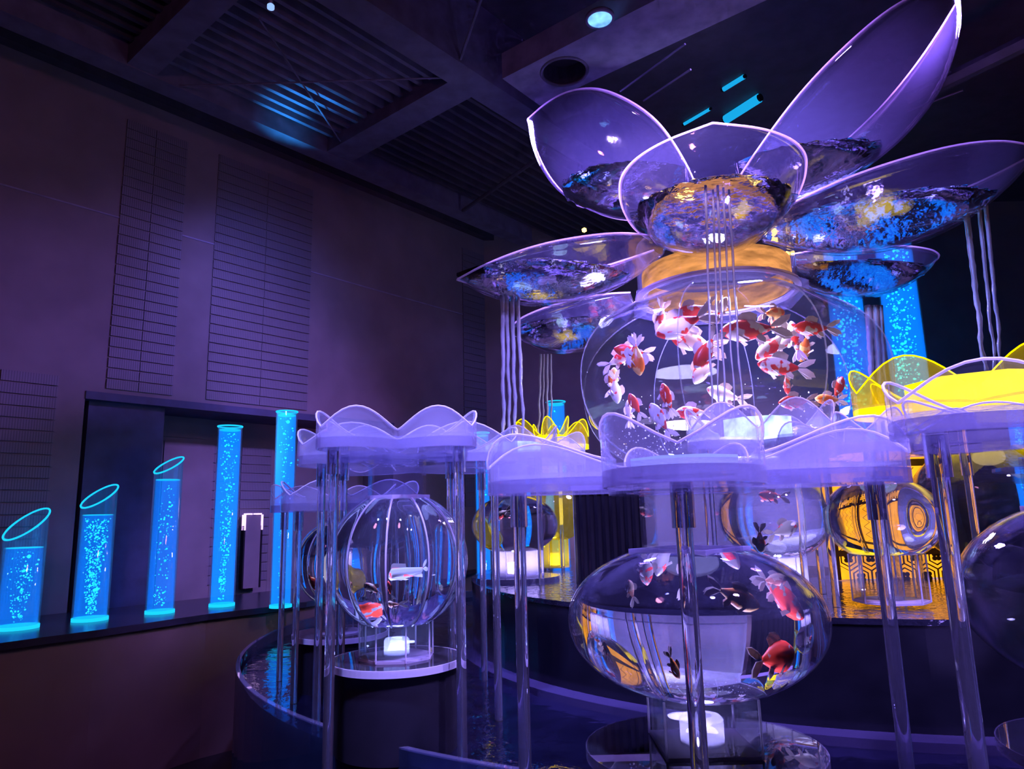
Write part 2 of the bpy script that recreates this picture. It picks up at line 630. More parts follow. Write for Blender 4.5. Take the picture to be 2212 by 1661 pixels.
# long shadow joint and lintel trims
for i, (x0, y0, x1, y1, hh) in enumerate(((0, 385, 1048, 700, 0.012),)):
    ta, za = on_wall(x0, y0)
    tb, zb = on_wall(x1, y1)
    g = G()
    wbox(g, -6, t_end, -0.004, 0.006, (za + zb) / 2 - hh / 2, (za + zb) / 2 + hh / 2)
    tag(obj('trim_1', g.mesh(M_CPAN)), 'thin pale joint line running along the grey brown wall', 'trim', kind='structure')
g = G()
wbox(g, to0, to1, -0.5, 0.012, zt - 0.06, zt)
tag(obj('trim_2', g.mesh(M_NAVY)), 'dark lintel along the top of the alcove opening', 'trim', kind='structure')
ta, _ = on_wall(188, 1000)
tb, _ = on_wall(356, 1000)
g = G()
wbox(g, ta, tb, -0.12, -0.06, 0, zt - 0.06)
D1 = tag(obj('door_1', g.mesh(M_NAVY)), 'dark navy sliding door panel left of the alcove', 'door', kind='structure')
# pale leaves of the alcove
for (xa, xb, ya, yb) in ((358, 448, 870, 948), (358, 448, 952, 1295), (470, 560, 960, 1290), (590, 690, 960, 1290)):
    ta, za = on_wall(xa, ya, -0.47)
    tb, zb = on_wall(xb, yb, -0.47)
    g = G()
    wbox(g, ta, tb, -0.5, -0.488 if xa < 450 else -0.497, max(0.3, zb), za)
    obj('alcove_leaf', g.mesh(M_WALL), ALC)
# lilac lit door frame inside the alcove
M_LLED = m_emit('lilac_led', (0.75, 0.45, 1.0), 1.6)
ta, za = on_wall(527, 1112, -0.42)
tb, zb = on_wall(564, 1112, -0.42)
fr = thing('stanchion_frame', 'narrow dark post with lilac lit corners inside the alcove', 'post', WA + WD * ((ta + tb) / 2) + WN * -0.42 + Vector((0, 0, 0.9)), rz=WANG)
hw = (tb - ta) / 2
zz = za - 0.9
obj('body', G().box((0, 0, zz / 2), (2 * hw - 0.02, 0.04, zz)).mesh(M_WALL), fr)
for sgn in (-1, 1):
    obj('side_bar', G().box((sgn * hw, 0, zz / 2 - 0.05), (0.014, 0.05, zz - 0.1)).mesh(M_BLACKM), fr)
    obj('corner_light', G().box((sgn * hw, -0.005, zz - 0.07), (0.014, 0.05, 0.14)).box((sgn * hw * 0.55, -0.005, zz + 0.006), (hw * 0.7, 0.05, 0.014)).mesh(M_LLED), fr)

E = WA + WD * t_end
g = G().box((E.x + 4.2, E.y + 0.1, CEIL / 2), (8.4, 0.2, CEIL + 0.6))
tag(obj('wall_back', g.mesh(M_WALL)), 'dark far wall behind the flower fountain', 'wall', kind='structure')
g = G().box((7.3, 4.0, CEIL / 2), (0.2, 10, CEIL + 0.6))
tag(obj('wall_right', g.mesh(M_WALL)), 'dark wall on the right side of the hall', 'wall', kind='structure')

# ceiling
g = G().box((1.0, 3.5, CEIL + 0.35), (16, 13, 0.1))
CEILO = tag(obj('ceiling', g.mesh(M_CEIL)), 'black ceiling with beams and slatted gratings', 'ceiling', kind='structure')
ZB = 4.72
tA, _ = ws(352, 110, ZB)
tC, _ = ws(880, 260, ZB)
_, sW = ws(560, 275, ZB)
_, sT = ws(930, 130, ZB)


def beam(t0, t1, s0, s1, z0, z1, name='beam', mat=None, parent=CEILO):
    g = G()
    wbox(g, t0, t1, s0, s1, z0, z1)
    return obj(name, g.mesh(mat or M_BEAM), parent)


beam(tA - 0.10, tA + 0.10, sW + 0.06, sT - 0.10, ZB + 0.012, CEIL + 0.3)
beam(tC - 0.13, tC + 0.13, sW + 0.06, sT - 0.10, ZB + 0.012, CEIL + 0.3)
beam(-6, t_end, sW - 0.12, sW + 0.06, ZB, CEIL + 0.3)
beam(-6, t_end + 2, sT - 0.10, sT + 0.14, ZB, CEIL + 0.3)
beam(-6, t_end + 2, -0.05, 0.10, CEIL - 0.06, CEIL + 0.3, mat=M_CEIL)
for (ta, tb, mt, dz) in ((tA + 0.10, tC - 0.13, M_SLAT, 0), (tC + 0.13, t_end + 1.0, M_CEIL, 0.03), (tA - 3.2, tA - 0.10, M_CEIL, 0.03)):
    s = sW + 0.12
    while s < sT - 0.12:
        beam(ta, tb, s, s + 0.035, ZB + 0.12 + dz, ZB + 0.22 + dz, 'slat', mt)
        s += 0.115
for (a, b) in (((375, 186), (960, 168)), ((560, 40), (735, 305))):
    p, q = PZ(a[0], a[1], ZB + 0.02), PZ(b[0], b[1], ZB + 0.02)
    obj('tie_rod', G().tube([p, q], 0.007, 6).mesh(M_BEAM), CEILO)
# light pipes and tracks
for (a, b, r, mt, z) in (((1340, 198), (1480, 95), .008, M_BEAM, 4.6), ((1390, 218), (1492, 150), .008, M_BEAM, 4.6),
                         ((1965, 215), (2260, 70), .06, M_CEIL, 4.7), ((990, 140), (1045, -20), .012, M_BEAM, 4.75),
                         ((1960, 240), (2080, 195), .008, M_BEAM, 4.6), ((1000, 455), (1180, 330), .02, M_CEIL, 4.7)):
    p, q = PZ(a[0], a[1], z), PZ(b[0], b[1], z)
    obj('ceiling_track', G().tube([p, q], r, 6).mesh(mt), CEILO)
M_CLED = m_emit('cyan_led_strip', (0.01, 0.42, 0.85), 0.75)
for i, (a, b, r, lab) in enumerate((((1563, 193), (1607, 166), .022, 'short cyan light strip on the ceiling beside the largest petal'),
                                    ((1478, 268), (1533, 236), .016, 'thin cyan light strip on the ceiling above the front petal'),
                                    ((1568, 258), (1640, 212), .045, 'broad cyan light bar half hidden behind the largest petal'))):
    zl = CEIL + 0.30 - r
    p, q = PZ(a[0], a[1], zl), PZ(b[0], b[1], zl)
    tg = thing('light_strip', lab, 'light', (p + q) / 2, 'cyan ceiling light strips')
    d = (q - p)
    mid = (p + q) / 2
    obj('tube', G().tube([p - mid, q - mid], r, 10).mesh(M_CLED), tg)
    e = d.normalized() * 0.02
    obj('end_cap', G().tube([p - mid - e, p - mid], r * 0.8, 10).mesh(M_BLACKM), tg)
    obj('end_cap', G().tube([q - mid, q - mid + e], r * 0.8, 10).mesh(M_BLACKM), tg)
# pale ceiling box with round opening and downlight
zP = 4.55
c0, c1 = PZ(1085, 170, zP), PZ(1166, 228, zP)
ed = (c1 - c0).normalized()
ln = (PZ(1330, -20, zP) - c0)
ln = (ln - ed * ln.dot(ed)).normalized()
wd = (c1 - c0).length
hole = PZ(1196, 136, zP)
hr = (PZ(1249, 130, zP) - hole).length * 0.98
bx = thing('ceiling_box', 'pale rectangular ceiling box with a round opening', 'ceiling box', (c0 + c1) / 2)
org = (c0 + c1) / 2
# plate with hole: ring of quads between rectangle and circle
Lb = 2.6
hx, hy = (hole - org).dot(ed), (hole - org).dot(ln)
hr = min(hr, wd * 0.36)
hx = 0.0
n = 48
V, Fc = [], []
sq = wd / 2
for k in range(n):
    a = 2 * PI * k / n
    ca, sa = math.cos(a), math.sin(a)
    kx = sq / max(abs(ca), abs(sa))
    V.append(ed * (hx + hr * ca) + ln * (hy + hr * sa))
    V.append(ed * (kx * ca) + ln * (hy + kx * sa))
for k in range(n):
    k2 = (k + 1) % n
    Fc.append((2 * k, 2 * k + 1, 2 * k2 + 1, 2 * k2))
gp = G().add(V, Fc)
y0 = hy - sq


def prect(g, x0, x1, ya, yb, dz=0.0):
    u = Vector((0, 0, dz))
    g.add([ed * x0 + ln * ya + u, ed * x1 + ln * ya + u, ed * x1 + ln * yb + u, ed * x0 + ln * yb + u], [(0, 1, 2, 3)])


if y0 > 0:
    prect(gp, -sq, sq, 0, y0)
prect(gp, -sq, sq, hy + sq, Lb)
u = Vector((0, 0, 0.2))
for a, b in (((-sq, 0), (sq, 0)), ((sq, 0), (sq, Lb)), ((sq, Lb), (-sq, Lb)), ((-sq, Lb), (-sq, 0))):
    p, q = ed * a[0] + ln * a[1], ed * b[0] + ln * b[1]
    gp.add([p, q, q + u, p + u], [(0, 1, 2, 3)])
obj('panel', gp.mesh(M_CPAN), bx)
ring = [ed * (hx + hr * math.cos(2 * PI * k / 40)) + ln * (hy + hr * math.sin(2 * PI * k / 40)) for k in range(40)]
obj('opening_rim', G().tube(ring, 0.012, 6, closed=True).mesh(M_BEAM, True), bx)
obj('recess', G().lathe([(hr, 0.0), (hr, 0.15), (0.01, 0.15)], 40, cap=False, c=ed * hx + ln * hy).mesh(M_CEIL), bx)
lp = PZ(1296, 42, zP - 0.03)
dl = thing('downlight', 'round blue white downlight set in the ceiling box', 'light', lp)
obj('lens', G().lathe([(0.01, -0.015), (0.05, -0.012), (0.075, 0.0), (0.075, 0.02)], 28).mesh(m_emit('blue_white_lamp', (0.16, 0.42, 1.0), 1.3, 0.5, 12), True), dl)
obj('bezel', G().lathe([(0.076, 0.02), (0.09, 0.02), (0.09, -0.004), (0.076, -0.004)], 28, cap=False).mesh(M_CPAN, True), dl)
lp = PZ(585, 12, 4.6)
dl = thing('small_ceiling_lamp', 'tiny white ceiling fitting at the top of the slatted grating', 'ceiling fitting', lp)  # small ceiling lamp with a glowing head
obj('stem', G().tube([(0, 0, 0), (0, 0, 0.14)], 0.012, 8).mesh(M_CPAN), dl)
obj('head', G().lathe([(0.005, -0.03), (0.022, -0.02), (0.022, 0.0), (0.012, 0.01)], 12).mesh(m_emit('tiny_lamp', (0.3, 0.5, 1.0), 0.9), True), dl)

# ------------------------------------------------------------------ counter with bubble tubes
ZC = 0.9
front = [PZ(x, y, ZC) for x, y in ((-330, 1440), (-120, 1408), (0, 1389), (110, 1374), (210, 1361), (320, 1345), (450, 1326), (580, 1311), (700, 1300), (860, 1287))]
for p in front:                              # keep clear of the round pool wall
    d = Vector((p.x - 1.3, p.y - 4.7))
    if d.length < 2.98:
        d = d * (2.98 / d.length)
        p.x, p.y = 1.3 + d.x, 4.7 + d.y
out = [(p.x, p.y) for p in front]
b0, b1 = WA + WD * 3.4 + WN * 0.02, WA + WD * -5.0 + WN * 0.02
outl = out + [(b0.x, b0.y), (b1.x, b1.y)]
ctop = G().prism([(p[0], p[1]) for p in outl], ZC - 0.04, ZC).mesh(M_CTOP)
CT = thing('counter', 'long dark curved counter carrying the blue bubble tubes', 'counter', (0, 0, 0))
obj('counter_top', ctop, CT)
gf = G()
pts = [(p[0] - 0.02, p[1] + 0.02) for p in out]
gf.wall(pts, 0.0, [ZC - 0.04] * len(pts), 0.04)
obj('front_panel', gf.mesh(M_COUNTER), CT)


def bubble_tube(px, py_top, py_bot, wpx, Y, label, slant=0.0, water=None, nb=220, zbot=ZC, bright=False, dz=None):
    p = P(px, py_bot, Y)
    base = Vector((p.x, p.y, zbot))
    r = wpx / 2 / F * Y * 0.985
    h = P(px, py_top, Y).z - zbot
    t = thing('bubble_tube', label, 'bubble tube', base, 'blue lit bubble tubes')
    n = 36
    V, Fc = [], []
    right = (Vector((Y, -p.x, 0)).normalized() + Vector((p.x, Y, 0)).normalized() * 0.75)  # cut plane opens to the front left
    for lev, (rr) in ((0, r), (1, r), (1, r - 0.008), (0, r - 0.008)):
        for k in range(n):
            a = 2 * PI * k / n
            x, y = rr * math.cos(a), rr * math.sin(a)
            z = 0 if lev == 0 else h + slant * (x * right.x + y * right.y) / r
            V.append((x, y, z))
    for i in range(3):
        for k in range(n):
            k2 = (k + 1) % n
            Fc.append((i * n + k, i * n + k2, (i + 1) * n + k2, (i + 1) * n + k))
    obj('tube_wall', mesh(V, Fc, True, M_TUBE), t)
    rim = [(r * math.cos(2 * PI * k / n), r * math.sin(2 * PI * k / n), h + slant * (math.cos(2 * PI * k / n) * right.x + math.sin(2 * PI * k / n) * right.y)) for k in range(n)]
    obj('rim', G().tube(rim, 0.006, 6, closed=True).mesh(M_RING, True), t)
    hw_ = water if water else h - abs(slant) * 1.55 - 0.03
    obj('water', G().lathe([(r - 0.010, 0.02), (r - 0.010, hw_)], n).mesh(M_TUBEW2 if bright else M_TUBEW), t)
    obj('water_surface', G().lathe([(r - 0.012, hw_), (r - 0.012, hw_ + 0.006)], n).mesh(M_RING), t)
    obj('foot', G().lathe([(r * 1.02, 0), (r * 1.02, 0.02)], n).mesh(M_RING), t)
    pts = []
    rnd = random.Random(int(px))
    for i in range(nb):
        q = rnd.random()
        z = 0.04 + (hw_ - 0.06) * q
        w_ = (0.25 + 0.6 * q) if slant == 0 or px < 200 else 0.55
        a, rr = rnd.random() * 2 * PI, (r - 0.02) * math.sqrt(rnd.random()) * min(1, w_ + 0.1)
        s = rnd.choice([0.002, 0.003, 0.003, 0.004, 0.006]) * (Y / 4.5) * (1.5 if nb > 600 else 1.0)
        if rnd.random() < 0.04:
            s *= 2.0
        pts.append((rr * math.cos(a), rr * math.sin(a), z, s))
    obj('bubbles', balls(pts).mesh(M_BUB, True), t)['kind'] = 'stuff'
    return t


def tube_depth(px, py):
    return PZ(px, py, ZC).y


for (px, yt, yb, wp, lab, sl, wt, nb, br) in (
        (36, 1132, 1358, 80, 'leftmost and shortest blue bubble tube with slanted rim, cut by the frame', .075, None, 160, False),
        (194, 1072, 1340, 68, 'slant cut blue bubble tube densely filled with fine bubbles, second from left', .062, None, 560, False),
        (345, 1005, 1324, 57, 'slant cut blue bubble tube with few bubbles in front of the alcove edge', .05, None, 120, False),
        (479, 922, 1309, 51, 'flat topped blue bubble tube full of bubbles, left of the lilac lit post', 0, None, 330, True),
        (606, 890, 1312, 45, 'tallest left blue bubble tube, partly behind the left flower tray', 0, None, 150, True)):
    bubble_tube(px, yt, yb, wp, tube_depth(px, yb), lab, sl, wt, nb, bright=br)
bubble_tube(1045, 935, 1200, 33, 6.6, 'slim blue bubble tube behind the purple globe bowl', 0, None, 200, bright=True, zbot=0.0)
bubble_tube(1212, 868, 1200, 42, 6.8, 'blue bubble tube rising between yellow tray and big globe', 0, None, 130, bright=True, zbot=0.0)
bubble_tube(1893, 533, 1250, 76, 7.0, 'thick blue bubble tube behind the right shoulder of the big globe', 0, None, 900, bright=True, zbot=0.0)
bubble_tube(2020, 492, 1250, 80, 7.0, 'tallest thick blue bubble tube, under the right petal', 0, None, 1100, bright=True, zbot=0.0)
#BODY2
# ------------------------------------------------------------------ pool and drum
PC = Vector((1.3, 4.7, 0))
PR = 2.88
ZW = 0.745
M_POOLW = m_plain('black_pool_water', (0.004, 0.004, 0.012), 0.05, bump=0.0)
nt = M_POOLW.node_tree
b_, n_ = noise_bump(nt, 9, 0.35, 0.02, 4)
nt.links.new(b_.outputs[0], [x for x in nt.nodes if x.type == 'BSDF_PRINCIPLED'][0].inputs['Normal'])
tag(obj('pool_floor', G().lathe([(PR - 0.03, 0.0), (PR - 0.03, ZW - 0.02)], 96).mesh(M_BLACK), None, PC), 'black plinth holding the pool', 'plinth', kind='structure')
g = G().lathe([(PR - 0.03, ZW - 0.02), (PR - 0.03, ZW)], 96)
tag(obj('pool_water', g.mesh(M_POOLW), None, PC), 'black rippled pool water around the fish tanks', 'water', kind='stuff')
pw = thing('pool_wall', 'low curved clear acrylic wall around the black pool', 'pool wall', PC)
M_POOLG = m_thin('pool_acrylic', (0.55, 0.62, 0.75), 1.5, haze=0.05, hcol=(0.3, 0.5, 0.9))
obj('acrylic_wall', G().lathe([(PR - 0.02, 0.0), (PR, 0.0), (PR, 0.80), (PR - 0.02, 0.80), (PR - 0.02, 0.0)], 128, cap=False).mesh(M_POOLG, False), pw)
obj('rim', G().lathe([(PR - 0.020, 0.797), (PR, 0.797), (PR, 0.803), (PR - 0.020, 0.803), (PR - 0.020, 0.797)], 128, cap=False).mesh(M_PLATE, False), pw)

DC = Vector((1.85, 4.5, 0))
DR = 2.12
ZD = 1.13
M_WET = m_plain('wet_black_top', (0.010, 0.010, 0.018), 0.04, bump=0)
nt = M_WET.node_tree
b_, n_ = noise_bump(nt, 22, 0.5, 0.01, 3)
nt.links.new(b_.outputs[0], [x for x in nt.nodes if x.type == 'BSDF_PRINCIPLED'][0].inputs['Normal'])
dr = thing('drum_platform', 'big round black platform standing in the pool under the flower tank', 'platform', DC)
obj('drum_body', G().lathe([(DR, ZW), (DR, ZD - 0.02)], 128).mesh(M_BLACK, False), dr)
obj('wet_top', G().lathe([(DR + 0.005, ZD - 0.02), (DR + 0.005, ZD)], 128).mesh(M_WET, False), dr)
obj('base_ring', G().lathe([(DR, ZW), (DR + 0.09, ZW), (DR + 0.09, ZW + 0.03), (DR, ZW + 0.03)], 128, cap=False).mesh(m_thin('ring_acrylic', (0.3, 0.3, 0.5), 1.5, haze=0.12, hcol=(0.5, 0.4, 0.9)), False), dr)


# ------------------------------------------------------------------ flower trays on posts
def bez(a, b, c, d, t):
    k = 1 - t
    return (k ** 3 * a[0] + 3 * k * k * t * b[0] + 3 * k * t * t * c[0] + t ** 3 * d[0],
            k ** 3 * a[1] + 3 * k * k * t * b[1] + 3 * k * t * t * c[1] + t ** 3 * d[1])


def petal_outline(n_pet, Rr, ns=14):
    va = PI / n_pet
    V = (0.44 * math.cos(va), -0.44 * math.sin(va))
    C1 = (V[0] + 0.16, V[1] - 0.04)
    C2 = (0.93, -0.37)
    T = (1.0, 0.0)
    half = [bez(V, C1, C2, T, i / ns) for i in range(ns + 1)]
    hh = [0.34 + 0.66 * math.sin(PI / 2 * (1 - abs((i / ns) ** 1.5 - 0.5) / 0.5)) ** 1.15 for i in range(ns + 1)]
    pts = half + [(p[0], -p[1]) for p in half[-2::-1]]
    h = hh + hh[-2::-1]
    return [(p[0] * Rr, p[1] * Rr) for p in pts], h


def rot2(p, a):
    return (p[0] * math.cos(a) - p[1] * math.sin(a), p[0] * math.sin(a) + p[1] * math.cos(a))


def flower_tray(label, c, z, Rr, rot, hmax, zpost, wall_mat=None, plate_mat=None, edge_mat=None, lamp=None, pr=0.016, th=0.032, n_pet=4, posts=None, lamp_r=0.4, lamp_h=0.28):
    wall_mat = wall_mat or M_FROST
    plate_mat = plate_mat or M_PLATE
    edge_mat = edge_mat or M_EDGE
    t = thing('flower_tray', label, 'tray', (c[0], c[1], zpost), 'petal edged acrylic trays on posts')
    zb = z - zpost
    pl, h = petal_outline(n_pet, Rr)
    full = []
    for k in range(n_pet):
        a = rot + 2 * PI * k / n_pet
        q = [rot2(p, a) for p in pl]
        full += q[:-1]
    obj('tray_plate', G().prism(full, zb, zb + th).mesh(plate_mat), t)
    film = [(p[0] * 0.965, p[1] * 0.965) for p in full]
    obj('water', mesh([(p[0], p[1], zb + th + 0.012) for p in film], [tuple(range(len(film)))], False, M_FILM), t)
    for k in range(n_pet):
        a = rot + 2 * PI * k / n_pet
        q = [rot2((p[0] * 1.002, p[1] * 1.002), a) for p in pl]
        tops = [zb + th + hmax * x for x in h]
        w_ = obj('petal_wall', G().wall(q, zb - 0.002, tops, 0.009).mesh(wall_mat), t)
        obj('edge', G().tube([(p[0], p[1], zt_) for p, zt_ in zip(q, tops)], 0.0032, 6).mesh(edge_mat, True), w_)
        if posts is None or k in posts:
            px, py = rot2((Rr * 0.84, 0), a)
            po = obj('post', G().lathe([(pr, 0), (pr, zb)], 20, c=(px, py, 0)).mesh(M_ROD, False), t)
            auto_smooth(po)
            sl = obj('sleeve', G().lathe([(pr * 1.06, zb - 0.085), (pr * 1.40, zb - 0.085), (pr * 1.40, zb), (pr * 1.06, zb), (pr * 1.06, zb - 0.085)], 20, cap=False, c=(px, py, 0)).mesh(M_ROD, False), po)
            auto_smooth(sl)
    if lamp:
        obj('light_panel', G().lathe([(lamp_r * Rr, zb + th + 0.014), (lamp_r * Rr, zb + th + 0.014 + hmax * lamp_h)], 8, rot=rot + PI / 8).mesh(lamp), t)
    return t


# ------------------------------------------------------------------ globe bowls
def ell_profile(rx, rz, rt, rb, n=22, p=2.0):
    """globe profile from the bottom opening radius rb to the top opening radius rt"""
    a0 = -math.acos(min(0.999, (rb / rx)) ** (p / 2))
    a1 = math.acos(min(0.999, (rt / rx)) ** (p / 2))
    out_ = []
    for i in range(n + 1):
        a = a0 + (a1 - a0) * i / n
        ca, sa = math.cos(a), math.sin(a)
        out_.append((rx * abs(ca) ** (2 / p), rz * math.copysign(abs(sa) ** (2 / p), sa)))
    return out_


def lobed(nl, amt):
    def f(a, z):
        return 1 - amt + amt * abs(math.cos(a * nl / 2)) ** 0.8
    return f


def polyg(ns_, rot=0.0):
    def f(a, z):
        k = PI / ns_
        b = (a - rot) % (2 * k)
        return math.cos(k) / math.cos(b - k)
    return f


def globe_bowl(label, c, rx, rz, neck_r, neck_top, base_r, base_h, disc_r, lobes=None, sides=8, water_mat=None, shell_mat=None, glow=None, base_mat=None, tint=None, seg=64, group='clear globe fish bowls'):
    """c is the globe centre"""
    rb, rt = base_r * 0.92, neck_r * 0.98
    prof = ell_profile(rx, rz, rt, rb)
    z_lo, z_hi = prof[0][1], prof[-1][1]
    zb = c.z + z_lo - base_h - 0.018
    t = thing('globe_bowl', label, 'fish bowl', (c.x, c.y, zb), group)
    off = (0, 0, c.z - zb)
    shp = lobed(lobes, 0.085) if lobes else None
    gl = obj('globe', G().lathe([(r + 0.004, z) for r, z in prof], seg, shape=shp, cap=False, c=off).mesh(shell_mat or M_SHELL, True), t)
    wt = obj('water', G().lathe([(r - 0.001, z) for r, z in prof], seg, shape=shp, c=off).mesh(water_mat or M_WATER, True), t)
    auto_smooth(wt, 50)
    if lobes:
        for k in range(lobes):
            a = 2 * PI * (k + 0.5) / lobes
            pts = [(off[0] + (r * (shp(a, 0)) + 0.004) * math.cos(a), (r * shp(a, 0) + 0.004) * math.sin(a), off[2] + z) for r, z in prof]
            obj('seam', G().tube(pts, 0.0035, 6).mesh(M_EDGE, True), gl)
    # collar rings
    obj('collar', G().lathe([(rt, off[2] + z_hi - 0.006), (rt + 0.012, off[2] + z_hi - 0.006), (rt + 0.012, off[2] + z_hi + 0.008), (rt, off[2] + z_hi + 0.008)], sides * 4, cap=False, shape=polyg(sides)).mesh(M_EDGE), t)
    nk = obj('neck', G().lathe([(neck_r, off[2] + z_hi), (neck_r, neck_top - zb), (neck_r - 0.007, neck_top - zb), (neck_r - 0.007, off[2] + z_hi)], sides, cap=False, rot=PI / sides).mesh(base_mat or M_SHEET), t)
    obj('neck_flange', G().lathe([(neck_r - 0.01, neck_top - zb - 0.03), (neck_r * 1.35, neck_top - zb - 0.03), (neck_r * 1.35, neck_top - zb - 0.022), (neck_r - 0.01, neck_top - zb - 0.022)], 40, cap=False).mesh(M_SHEET), nk)
    bs = obj('base', G().lathe([(base_r, 0.018), (base_r, off[2] + z_lo + 0.004), (base_r - 0.007, off[2] + z_lo + 0.004), (base_r - 0.007, 0.018)], sides, cap=False, rot=PI / sides).mesh(base_mat or M_SHEET), t)
    obj('base_floor', G().lathe([(base_r, 0.018), (base_r, 0.026)], sides, rot=PI / sides).mesh(M_EDGE), bs)
    for k in range(sides):
        a = 2 * PI * k / sides + PI / sides
        obj('corner_edge', G().tube([(base_r * math.cos(a), base_r * math.sin(a), 0.02), (base_r * math.cos(a), base_r * math.sin(a), off[2] + z_lo)], 0.003, 6).mesh(M_EDGE), bs)
    fx = obj('pump', G().lathe([(base_r * 0.34, 0.026), (base_r * 0.34, 0.026 + base_h * 0.42), (base_r * 0.30, 0.03 + base_h * 0.45), (base_r * 0.16, 0.03 + base_h * 0.45), (base_r * 0.16, 0.03 + base_h * 0.3)], 28).mesh(M_FROST), t)
    auto_smooth(fx)
    if disc_r:
        d = obj('disc', G().lathe([(disc_r, -0.004), (disc_r, 0.018)], 72).mesh(M_DISC), t)
        obj('disc_edge', G().lathe([(disc_r, -0.004), (disc_r + 0.003, -0.004), (disc_r + 0.003, 0.019), (disc_r, 0.019)], 72, cap=False).mesh(M_EDGE if lobes else M_PLATE), d)
    if glow:
        light('AREA', (c.x, c.y, c.z + z_lo + 0.012), glow[0], glow[1], base_r * 0.9, (c.x, c.y, c.z + 1))
        light('AREA', (c.x, c.y, c.z + z_hi - 0.012), glow[0], glow[1] * 0.7, neck_r * 0.9, (c.x, c.y, c.z - 1))  # added light in the neck, brightens the fish from above
        if glow[1] > 7:
            light('AREA', (c.x, c.y, zb + 0.03), glow[0], (5.0 if base_mat is M_FROST else min(0.8, glow[1] * 0.16)), base_r * 0.5, (c.x, c.y, c.z + 1))
    return t


M_DISC = m_thin('mirror_disc', (0.30, 0.30, 0.42), 1.8, haze=0.04, rough=0.01)

ZP0 = ZW
# left ribbed lantern bowl
BX = P(865, 1434, 2.56)
L_R = 146 / F * 2.56
lant = globe_bowl('ribbed lantern shaped globe bowl on a round mirror disc, left foreground', LANT, L_R, L_R * 0.98, 0.105, P(858, 985, 2.56).z, 0.128, 0.115, 0.222, lobes=10, glow=((0.30, 0.36, 1.0), 10.0), shell_mat=m_thin('lantern_shell', (0.95, 0.95, 0.99), 1.45, haze=0.045, hcol=(0.75, 0.8, 1.0)))
zdisc = lant.location.z - 0.004
pe = thing('pedestal', 'black cylinder pedestal under the ribbed lantern bowl', 'pedestal', (LANT.x, LANT.y, ZW))
obj('body', auto_smooth(obj('x', G().lathe([(0.205, 0), (0.205, zdisc - ZW)], 64).mesh(M_BLACKM))).data, pe)
bpy.data.objects.remove(bpy.data.objects['x'])
flower_tray('petal edged clear tray above the ribbed lantern bowl', LANT, P(860, 972, 2.45).z, 0.345, R(-36), 0.10, ZP0)
# second lantern behind it
L2 = P(738, 1215, 3.47)
b2 = globe_bowl('smaller clear globe bowl peeking out left of the ribbed lantern bowl', L2, 0.215, 0.205, 0.07, P(738, 1108, 3.47).z, 0.10, 0.13, 0.215, lobes=10, glow=((0.8, 0.75, 0.9), 1.0))
pe = thing('pedestal', 'black cylinder pedestal behind, under the smaller lantern bowl', 'pedestal', (L2.x, L2.y, ZW))
obj('body', G().lathe([(0.2, 0), (0.2, b2.location.z - ZW - 0.004)], 64).mesh(M_BLACKM), pe)
flower_tray('low petal edged tray above the smaller globe bowl at left', L2, P(738, 1103, 3.47).z, 0.40, R(-20), 0.10, ZP0, pr=0.014)
# large tray between them
c2 = Vector((-0.45, 3.12, 0))
flower_tray('wide petal edged tray behind the ribbed lantern bowl, touching the left tube', c2, P(860, 1000, 2.75).z, 0.56, R(-38), 0.12, ZP0, pr=0.015)

# squat bowl in front
sq_b = globe_bowl('large squat globe bowl with goldfish in the front right', SQUAT, 0.303, 0.182, 0.142, P(1500, 1040, 1.8).z, 0.150, 0.125, 0.272, sides=4, glow=((0.42, 0.38, 1.0), 13.0), shell_mat=m_thin('squat_shell', (0.95, 0.95, 0.99), 1.45, haze=0.03, hcol=(0.75, 0.75, 1.0)))
flower_tray('big front petal edged tray with a corner pointing at the viewer', SQUAT, 1.553, 0.515, R(-104.4), 0.112, ZP0, posts=(0, 1, 3), lamp=M_BLAMP, lamp_r=0.27)
pe = thing('pedestal', 'black cylinder pedestal under the squat globe bowl', 'pedestal', (SQUAT.x, SQUAT.y, ZW))
obj('body', G().lathe([(0.16, 0), (0.16, sq_b.location.z - ZW - 0.004)], 64).mesh(M_BLACKM), pe)

# nearest bowl at the right frame edge
NB = P(2420, 1285, 1.52)
nb = globe_bowl('near globe bowl cut off by the right frame edge', NB, 0.29, 0.20, 0.14, P(2420, 980, 1.52).z, 0.14, 0.12, 0.25, glow=((0.6, 0.5, 1.0), 6.0))
flower_tray('near petal edged tray at the right frame edge, over the nearest bowl', NB, P(2080, 945, 1.5).z, 0.47, R(180 + 12), 0.10, ZP0, posts=(0, 1), pr=0.017, wall_mat=M_SHEET)
pe = thing('pedestal', 'black cylinder pedestal under the bowl at the right frame edge', 'pedestal', (NB.x, NB.y, ZW))
obj('body', G().lathe([(0.16, 0), (0.16, nb.location.z - ZW - 0.004)], 64).mesh(M_BLACKM), pe)


# bowls on the drum: fit the base to the platform
def drum_bowl(label, px, py, Y, rx, rz, neck_r, py_neck, base_r, glow, lobes=None, sides=8, disc=None, shell=None, water=None, base_mat=None):
    c = P(px, py, Y)
    prof = ell_profile(rx, rz, neck_r * 0.98, base_r * 0.92)
    bh = c.z + prof[0][1] - 0.018 - ZD - (0.004 if disc else 0.0)
    return c, globe_bowl(label, c, rx, rz, neck_r, P(px, py_neck, Y).z, base_r, bh, disc, lobes=lobes, sides=sides, glow=glow, shell_mat=shell, water_mat=water, base_mat=base_mat)


